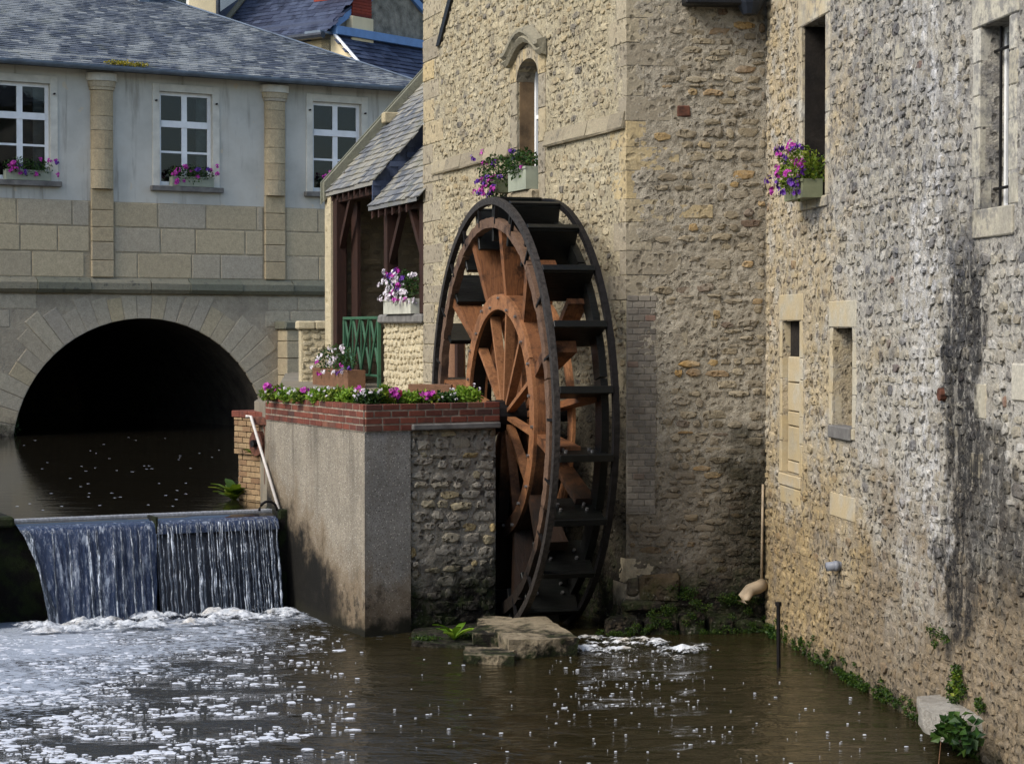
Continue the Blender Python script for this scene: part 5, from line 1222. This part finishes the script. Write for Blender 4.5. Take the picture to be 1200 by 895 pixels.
# straps from rim to felloes
sm = mesh('rim_strap', *(lambda q: (q.v, q.f))(G().box(-.014, .014, -.008, .03, 2.40, 2.62)), MT['iron'])
def spin(o, a, d=0.0):
    """place a part made pointing up (+z) on the wheel at angle a"""
    o.parent = wh; o.location = Vector((0, 0, WRAD))+FWH.d*d; o.rotation_euler = (Matrix.Rotation(FWH.ang, 3, 'Z') @ Matrix.Rotation(a, 3, 'Y')).to_euler()
pm = mesh('paddle', *(lambda q: (q.v, q.f))(G().box(-.03, .03, .055, .685, 2.18, 2.70, .008)), MT['wetwood'])
bt = mesh('bolt', *(lambda q: (q.v, q.f))(G().tube([(0, .0, 0), (0, -.03, 0)], .02, 6)), MT['bolt'])
for k in range(NP):
    a = 2*pi*k/NP; o = link('paddle', pm); spin(o, a); o = link('rim_strap', sm); spin(o, a+.12, -.002)
    fl = mesh('lip_board', *(lambda q: (q.v, q.f))(G().box(-.055, .03, .052, .69, 2.700, 2.735, .006)), MT['wetwood']) if k == 0 else fl
    o = link('lip_board', fl); spin(o, a)
    for rr_ in (2.3, 2.42):
        for dd in (.2, .52):
            q = link('bolt', bt); q.parent = wh; M_ = Matrix.Rotation(FWH.ang, 3, 'Z') @ Matrix.Rotation(a, 3, 'Y'); q.location = Vector((0, 0, WRAD))+M_ @ Vector((-.03, dd, rr_+.06)); q.rotation_euler = (M_ @ Matrix.Rotation(-pi/2, 3, 'Z')).to_euler()
# arms: boards tapering from hub to rim, two sets of twelve
def arm(d0a, d0b, d1a, d1b, th=.04, r1=2.34):
    g = G(); v = []
    for (r, a, b, t) in ((.13, d0a, d0b, th), (r1, d1a, d1b, th)): v += [(-t, a, r), (t, a, r), (t, b, r), (-t, b, r)]
    g.add(v, [(3, 2, 1, 0), (4, 5, 6, 7), (0, 1, 5, 4), (1, 2, 6, 5), (2, 3, 7, 6), (3, 0, 4, 7)]); return g
def bar(ra_, da0, da1, ta, rb2, db0, db1, tb):
    v = []
    for (r, a, b, t) in ((ra_, da0, da1, ta), (rb2, db0, db1, tb)): v += [(-t, a, r), (t, a, r), (t, b, r), (-t, b, r)]
    return G().add(v, [(3, 2, 1, 0), (4, 5, 6, 7), (0, 1, 5, 4), (1, 2, 6, 5), (2, 3, 7, 6), (3, 0, 4, 7)])
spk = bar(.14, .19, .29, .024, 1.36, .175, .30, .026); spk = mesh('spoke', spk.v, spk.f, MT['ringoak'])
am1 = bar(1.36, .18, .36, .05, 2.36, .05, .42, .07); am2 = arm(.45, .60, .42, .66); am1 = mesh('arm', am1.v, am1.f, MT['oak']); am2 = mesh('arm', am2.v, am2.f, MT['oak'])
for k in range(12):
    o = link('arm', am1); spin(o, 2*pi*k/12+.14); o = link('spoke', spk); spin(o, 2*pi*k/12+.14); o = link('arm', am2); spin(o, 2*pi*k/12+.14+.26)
# inner rings with bolts
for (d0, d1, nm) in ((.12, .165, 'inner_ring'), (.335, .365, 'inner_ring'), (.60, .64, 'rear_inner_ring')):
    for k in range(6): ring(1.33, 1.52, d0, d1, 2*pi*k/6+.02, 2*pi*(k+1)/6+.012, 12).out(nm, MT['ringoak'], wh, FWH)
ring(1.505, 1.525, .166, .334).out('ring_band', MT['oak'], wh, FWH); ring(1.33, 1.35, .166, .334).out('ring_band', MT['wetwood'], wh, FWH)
for k in range(24):
    a = 2*pi*k/24+.05; q = link('bolt', bt); spin(q, a); M_ = Matrix.Rotation(FWH.ang, 3, 'Z') @ Matrix.Rotation(a, 3, 'Y'); q.location = Vector((0, 0, WRAD))+M_ @ Vector((0, .122, 1.38 if k % 2 else 1.47))
G().tube([(0, -.06, HZ), (0, 1.3, HZ)], .085, 14).out('axle', MT['iron'], wh, FWH, True); G().tube([(0, .10, HZ), (0, .68, HZ)], .20, 12).out('hub', MT['iron'], wh, FWH)
G().tube([(0, -.02, HZ), (0, .17, HZ)], .19, 8).out('hub_cap', MT['iron'], wh, FWH)
bbk = thing('axle_bearing', 'black iron bearing block holding the wheel axle beside the brick edge', 'bearing', FWH.W(0, -.1, HZ-.3))
g = G().box(-.16, .16, -.16, -.065, HZ-.4, HZ+.13, .02).out('block', MT['iron'], bbk, FWH); G().box(-.3, .3, -.17, -.05, ROAD-.6, HZ-.402, .02).out('base', MT['darkwood'], bbk, FWH)
# timber sluice board closing the race behind the wheel, and edge plank
sb = thing('sluice_boards', 'dark timber sluice boards closing the race behind the wheel', 'sluice gate', (-.9, 29.4, 0))
FSB2 = Wall(-1.55, 29.25, .955, .295)
for k in range(9): G().box(0, 1.75, 0, .06, -.3+k*.29, -.3+k*.29+.283, .006).out('board', MT['darkwood'], sb, FSB2)
for u in (.05, .85): G().box(u, u+.12, -.08, -.002, -.3, 2.55, .01).out('stanchion', MT['darkwood'], sb, FSB2)
FEP = Wall(-1.05, 27.3, .955, -.3)
pa = at(478, 458, 27.4); o = G().box(0, .62, 0, .06, ROAD+.0, ROAD+.26, .01).out('edge_board', MT['boardwood'], None, Wall(pa.x, pa.y, .95, -.31)); tag(o, 'brown timber edge board behind the planter flowers', 'board')
u, z = FM1.hit(555, 418); o = thing('round_post', 'short brown round post standing against the mill wall', 'post', FM1.W(u, -.3, 2.5))
G().tube([(u, -.3, .5), (u, -.3, FM1.Z(555, 398, -.3))], .17, 14).out('shaft', MT['boardwood'], o, FM1, True); G().box(u+.19, u+.3, -.35, -.24, .5, FM1.Z(555, 392, -.3), .01).out('side_plank', MT['darkwood'], o, FM1)

# ------------------------------------------------------------------ slabs in the tail race
def slab(x0, x1, y0, y1, ztop, th, d, Yd, name, label, sd_):
    r = random.Random(sd_); g = G(); return g
a0, a1, a2, a3 = onz(562, 722, .28), onz(640, 722, .30), onz(677, 746, .27), onz(597, 746, .27)
def slab_poly(pts, zt, th, name, label, sd_, nx=14):
    r = random.Random(sd_); bm = bmesh.new(); n = len(pts); vs = [bm.verts.new((p[0], p[1], zt-th)) for p in pts]; f = bm.faces.new(vs); ex = bmesh.ops.extrude_face_region(bm, geom=[f])
    for v in ex['geom']:
        if isinstance(v, bmesh.types.BMVert): v.co.z = zt
    bmesh.ops.recalc_face_normals(bm, faces=bm.faces[:]); bmesh.ops.subdivide_edges(bm, edges=bm.edges[:], cuts=7, use_grid_fill=True)
    for v in bm.verts:
        q = mnoise.fractal(v.co*3.1+Vector((sd_, 0, 0)), 1, 2, 4); v.co += Vector((mnoise.noise(v.co*4+Vector((0, 5, 0)))*.05, mnoise.noise(v.co*4)*.05, q*.022))
    me = bpy.data.meshes.new(name); bm.to_mesh(me); bm.free(); me.materials.append(MT['rock']); o = link(name, me); tag(o, label, 'stone slab'); return o
z_ = .21; slab_poly([onz(597, 750, z_), onz(678, 746, z_), onz(640, 723, z_), onz(560, 724, z_)], z_, .5, 'stone_slab', 'large flat pale stone slab at the mouth of the wheel race', 3)
slab_poly([onz(541, 766, .1), onz(603, 768, .1), onz(606, 757, .1), onz(545, 755, .1)], .09, .4, 'stone_slab', 'small low stone slab half sunk beside the larger slab', 5)
slab_poly([onz(556, 740, .2), onz(597, 742, .2), onz(600, 724, .2), onz(566, 722, .2)], .20, .6, 'stone_slab', 'mossy broken stone under the planter wall next to the slab', 8)
u, z = LEDGE; o = slab_poly([R.W(u-.6, .1, 0), R.W(u-.55, -.22, 0), R.W(u-.1, -.36, 0), R.W(u+.45, -.34, 0), R.W(u+.5, .1, 0)], z+.07, .2, 'ledge_stone', 'flat pale stone ledge jutting from the warehouse foot', 12); o['category'] = 'stone'; o.data.materials[0] = MT['ledge']
# earth shelf under the stone face
slab_poly([onz(484, 752, .05), onz(560, 756, .05), onz(600, 735, .05), onz(600, 715, .05), onz(484, 730, .05)], .045, .5, 'stone_slab', 'dark wet mossy shelf at the foot of the planter stonework', 9).data.materials[0] = MT['piermortar']

# ------------------------------------------------------------------ plants
def flower_box(label, frame, u, d, z, L, H, D, mat, cols, rnd, spread=(1.0, .5, .5), leafn=260, hang=0.0, nb=14, br=.045, leaf='leafdark', group=None, off=0.0, side=None):
    p = frame.W(u, d, z); t = thing('flower_box', label, 'flower box', p, group)
    g = G(); fr = Wall(p.x, p.y, cos(frame.ang), sin(frame.ang))
    a, b, c = L/2, D/2, .018
    g.box(-a, a, -b, -b+c, z, z+H).box(-a, a, b-c, b, z, z+H).box(-a, -a+c, -b+c, b-c, z, z+H).box(a-c, a, -b+c, b-c, z, z+H).box(-a+c, a-c, -b+c, b-c, z, z+H*.8)
    g.box(-a-.012, a+.012, -b-.012, -b-.001, z+H-.03, z+H+.002)
    g.out('trough', MT[mat], t, fr)
    sx, sy, sz = L*.5*spread[0], spread[1]*.4, spread[2]*.4
    f = leaves(int(leafn*1.8), sx, sy, sz, .036, rnd, c=(off, -.03, z+H+sz*.35-hang), shell=.1); o = f.out('foliage', MT[leaf], t, fr); o['kind'] = 'stuff'
    for k in range(nb):
        cm = rnd.choice(cols); q = Vector((rnd.uniform(-1, 1)*sx*1.05+off, -abs(rnd.gauss(.6, .3))*sy*1.05-.04, z+H+sz*.35-hang+rnd.uniform(-.85, 1.0)*sz)); gg = cluster(q, br*.85, 7, br*.55, rnd); gg.out('flower_head', MT[cm], t, fr)
    return t
rfl = random.Random(71)
for i, (c, lab) in enumerate(((wc[0], 'grey window box of magenta flowers on the sill left of the pilaster with moss above'), (wc[1], 'grey window box of magenta flowers on the sill between the two pilasters'), (wc[2], 'window box of magenta flowers on the sill half hidden behind the shed roof'))):
    flower_box(lab, B, c+.12, -.03, WZ0-.018, WW*.78, .22, .2, 'boxgrey', ['pink', 'pink', 'pink', 'purple'], rfl, (1.15, .5, .55), 420, .02, 16, .06, group='window boxes of the bridge house')
flower_box('sage plastic box of purple and magenta petunias on the arched mill window', FM1, (wu0+wu1)/2+.05, -.05, wz0-.0, .72, .30, .26, 'boxgrey', ['pink', 'purple', 'purple'], rfl, (1.0, .6, .5), 420, .02, 8, .045)
t = flower_box('trailing purple petunia cluster hanging left of the mill window box', FM1, wu0-.35, -.14, wz0+.02, .3, .16, .18, 'boxgreen', ['pink', 'purple', 'purple', 'pink'], rfl, (1.7, .7, .8), 420, .05, 24, .048)
u1_ = (W1[0]+W1[1])/2
flower_box('olive box of purple petunias and trailing leaves on the tall dark warehouse window', R, u1_, -.12, W1[2]-.02, .78, .2, .22, 'boxgreen', ['purple', 'pink', 'purple', 'purple', 'pink'], rfl, (1.15, .65, .7), 620, .0, 34, .05, 'leaf')
flower_box('long pale trough of white and pink flowers on the shed parapet', S, (u_p+SL)/2+.02, .02, pz+.155, 1.62, .24, .24, 'boxwhite', ['white', 'white', 'white', 'pink', 'purple', 'white'], rfl, (1.0, .5, .75), 520, -.08, 60, .06)
# trough below the railing
flower_box('brown wooden trough of white and purple flowers under the green railing', S, (ra+rb)/2-.1, -.42, ROAD, rb-ra+.15, .30, .3, 'boardwood', ['white', 'white', 'purple', 'white', 'pink'], rfl, (.95, .5, .7), 420, -.05, 26, .05)
# planter plants: individual clumps
def clump(px, py, Yp, label, rx, rz, leaf, flowers, n=620, stalk=True, size=.036):
    p = at(px, py, Yp); p.z = ROAD+.068; t = thing('flowering_plant', label, 'plant', p, 'flowers along the brick planter')
    f = leaves(n, rx, rx*.75, rz, size, rfl, c=(p.x, p.y, p.z+rz*.85), shell=.15); o = f.out('foliage', MT[leaf], t); o['kind'] = 'stuff'
    st = G()
    for k in range(6): a = rfl.uniform(0, 6.28); st.tube([(p.x+cos(a)*.03, p.y+sin(a)*.03, p.z-.01), (p.x+cos(a)*rx*.6, p.y+sin(a)*rx*.5, p.z+rz*1.3)], .006, 4)
    st.out('stems', MT['leafdark'], t)
    for (cm, k, r) in flowers:
        for _ in range(k):
            q = Vector((p.x+rfl.uniform(-1, 1)*rx, p.y-rfl.uniform(0, .8)*rx, p.z+rz*rfl.uniform(.9, 2.1))); cluster(q, r*(.55 if cm == 'white' else .9), 5 if cm == 'white' else 9, r*(.36 if cm == 'white' else .55), rfl).out('flower_head', MT[cm], t)
spec = [(293, 27.9, 'leaflime', [('white', 4, .03)], .17, .12, 'low yellow-green plant on top of the brick sluice pier'),
        (322, 26.7, 'leaf', [('pink', 2, .06), ('white', 3, .03)], .2, .13, 'leafy plant with magenta head at the pond end of the brick planter'),
        (340, 26.3, 'leaflime', [('white', 10, .04)], .2, .11, 'plant with many tiny white flowers next to the pond end plant'),
        (358, 25.8, 'leaf', [('white', 8, .04), ('pink', 1, .06)], .2, .12, 'green plant with white blossoms and single pink head on the long brick side'),
        (377, 25.4, 'leaflime', [('white', 9, .04)], .19, .13, 'white dotted plant on the long brick side'),
        (395, 25.1, 'leaf', [('pink', 1, .07), ('white', 3, .03)], .2, .14, 'bushy plant with large magenta head before the shed'),
        (413, 24.9, 'leaflime', [('pink', 2, .05)], .2, .14, 'lime bushy plant near the brick corner'),
        (432, 24.6, 'leafdark', [('white', 14, .04)], .18, .13, 'greyish plant full of tiny white flowers at the brick corner'),
        (452, 24.7, 'leaf', [('pink', 2, .07)], .13, .17, 'upright plant with bright magenta head right of the brick corner'),
        (476, 24.85, 'leaflime', [('redfl', 2, .045), ('pink', 1, .06)], .18, .11, 'low lime plant with red and pink heads'),
        (497, 24.95, 'leaf', [('pink', 2, .06)], .18, .11, 'low green plant with pink heads before the edge board'),
        (520, 25.05, 'leafdark', [('pink', 1, .055), ('white', 4, .03)], .16, .10, 'dark low plant with single pink head close to the wheel'),
        (545, 25.15, 'leaflime', [('white', 6, .035)], .22, .15, 'lime green bush with white dots beside the wheel rim')]
for (px, Yp, leaf, fl_, rx, rz, lab) in spec:
    if px < 300:
        p = FSP2.W(LQ*.55, .25, zt2); 
        t = thing('flowering_plant', lab, 'plant', p, 'flowers along the brick planter'); o = leaves(200, .2, .12, .09, .05, rfl, c=(p.x, p.y, zt2+.07), shell=.1).out('foliage', MT[leaf], t); o['kind'] = 'stuff'
        for _ in range(4): cluster(Vector((p.x+rfl.uniform(-.2, .2), p.y-.05, zt2+rfl.uniform(.05, .16))), .03, 7, .02, rfl).out('flower_head', MT['white'], t)
    else: clump(px, 465, Yp, lab, rx, rz*.78, leaf, fl_)
def broadleaf(name, label, p, n, L, wd, mat, rnd, cat='plant', up=1.0):
    t = thing(name, label, cat, p)
    for k in range(n):
        a = 2*pi*k/n+rnd.uniform(-.4, .4); l = L*rnd.uniform(.6, 1.1); el = rnd.uniform(.5, 1.2)*up; g = G(); d = Vector((cos(a), sin(a), 0)); s_ = Vector((-sin(a), cos(a), 0))
        prof_ = [(0, .12), (.25, .5), (.5, 1), (.75, .8), (1, .05)]
        for (f, wv) in prof_:
            c = p+d*l*f*cos(el*(1-.5*f))+Vector((0, 0, l*f*sin(el*(1-.55*f))))
            for q in (-1, 0, 1): g.v.append(tuple(c+s_*q*wd*wv*.5+Vector((0, 0, .012*abs(q)))))
        g.f = [(i*3+j, i*3+j+1, (i+1)*3+j+1, (i+1)*3+j) for i in range(4) for j in range(2)]; g.out('leaf', MT[mat], t, ID, True)
    return t
rp2 = random.Random(81)
broadleaf('dock_plant', 'bright green dock plant growing at the foot of the planter stonework', onz(532, 750, .04)+Vector((0, 0, 0)), 11, .34, .10, 'leaflime', rp2, up=1.2)
p = FSP2.W(.02, -.05, ZU-.02); broadleaf('water_dock', 'leafy green plant at the water line of the brick sluice pier', p, 26, .42, .15, 'leaf', rp2, up=1.3)
pp = FSP2.W(LQ*.42, -.03, 1.85); broadleaf('fern_tuft', 'small fern tuft growing from the brick pier joint', pp, 9, .22, .03, 'leaf', rp2, 'fern')
# moss and creeping plants along water lines
def mossy(p, rx, ry, rz, n, label, mat='moss', sz=.035, name='moss_patch'):
    o = leaves(n, rx, ry, rz, sz, rp2, shell=0, elong=1.2).out(name, MT[mat]); o.location = p; tag(o, label, 'moss' if name == 'moss_patch' else 'plant'); return o
def moss_run(name, label, frame, spots, mat, size):
    g = G()
    for (u, d, z, ru, rd, rz, n) in spots:
        q = leaves(n, ru, rd, rz, size, rp2, shell=0, elong=1.1, c=(u, d, z)); g.add(q.v, q.f)
    o = g.out(name, MT[mat], None, frame); o['kind'] = 'stuff'; o['label'] = label
sp1 = []
for (px, py, k) in ((797, 690, 1.5), (772, 715, 1.6), (752, 736, 1.0), (812, 714, 1.4), (848, 700, 1.7), (872, 705, 1.3), (868, 730, 1.2), (735, 738, 1.2), (790, 730, 1.3), (830, 738, 1.2), (720, 742, 1.0), (884, 738, 1.0)):
    for _ in range(7): sp1.append((FM2.U(px)+rp2.gauss(0, .10), (-.07 if py < 712 else -.24)+rp2.uniform(-.03, .03), max(.02, FM2.Z(px, py)+rp2.gauss(0, .06)), .05*k, .03, .035*k, int(60*k)))
moss_run('footing_moss', 'low dark green moss spread over the mill footing', FM2, sp1, 'moss', .017)
sp2 = []
for _ in range(150):
    u = rp2.uniform(.05, 7.5); sp2.append((u, -.035, abs(rp2.gauss(0, .09)), .06, .02, .03, 34))
for (px, py) in ((905, 742), (914, 748), (1005, 800), (1018, 806), (992, 793), (1127, 792), (1130, 806), (1122, 815), (1105, 750), (1155, 826)):
    for _ in range(4): u, z = R.hit(px, py); sp2.append((u+rp2.gauss(0, .08), -.05, max(.03, z+rp2.gauss(0, .05)), .06, .03, .05, 60))
moss_run('waterline_moss', 'green moss and weeds along the foot of the warehouse wall', R, sp2, 'moss', .022)
for (px, py, rx, rz, n, lab, mt) in ((1129, 800, .09, .13, 130, 'lime green weed growing above the stone ledge', 'leaf'), (910, 744, .12, .08, 150, 'small green weed at the warehouse corner by the stake', 'leafdark')):
    u, z = R.hit(px, py); mossy(R.W(u, -.06, max(z, .04)), .04, rx, rz, n, lab, mt, .035, 'weed_tuft')
u, z = R.hit(1128, 862, -.3); p = R.W(u, -.34, max(.10, z)); t = thing('ivy_plant', 'dark green broad-leaved plant hanging below the stone ledge', 'plant', p); o = leaves(150, .16, .34, .14, .085, rp2, c=(p.x, p.y, p.z+.03), shell=.0, elong=1.1).out('foliage', MT['leafdark'], t); o['kind'] = 'stuff'; G().tube([p+Vector((.05, 0, -.1)), p+Vector((.03, .1, .1))], .008, 5).out('stem', MT['leafdark'], t)
pw = onz(10, 510, ZU); mossy(pw+Vector((-.1, 0, .2)), .35, .2, .25, 500, 'dark weeds and red flowers at the left foot of the arch', 'leafdark', .06, 'weed_tuft')
for (px, py, k) in ((500, 748, 1), (545, 745, 2)): mossy(onz(px, py, .06), .2, .12, .03, 420, ('flat moss on the wet shelf below the planter' if k == 1 else 'moss beside the broken stone at the race mouth'), 'moss', .02)
# driftwood twigs near the ledge
for (x0, y0, x1, y1, lab) in ((1100, 895, 1108, 870, 'thin pale twig arching from the river below the ledge'), (1165, 878, 1175, 895, 'bent reed stem at the warehouse foot')):
    p0, p1 = onz(x0, y0, .0), onz(x1, y1, 0); o = G().tube([p0, (p0+p1)/2+Vector((0, 0, .22)), p1+Vector((0, 0, .3))], .004, 5).out('twig', MT['boardwood']); tag(o, lab, 'twig')
for o in bpy.data.objects:
    if 'root' in o: del o['root']
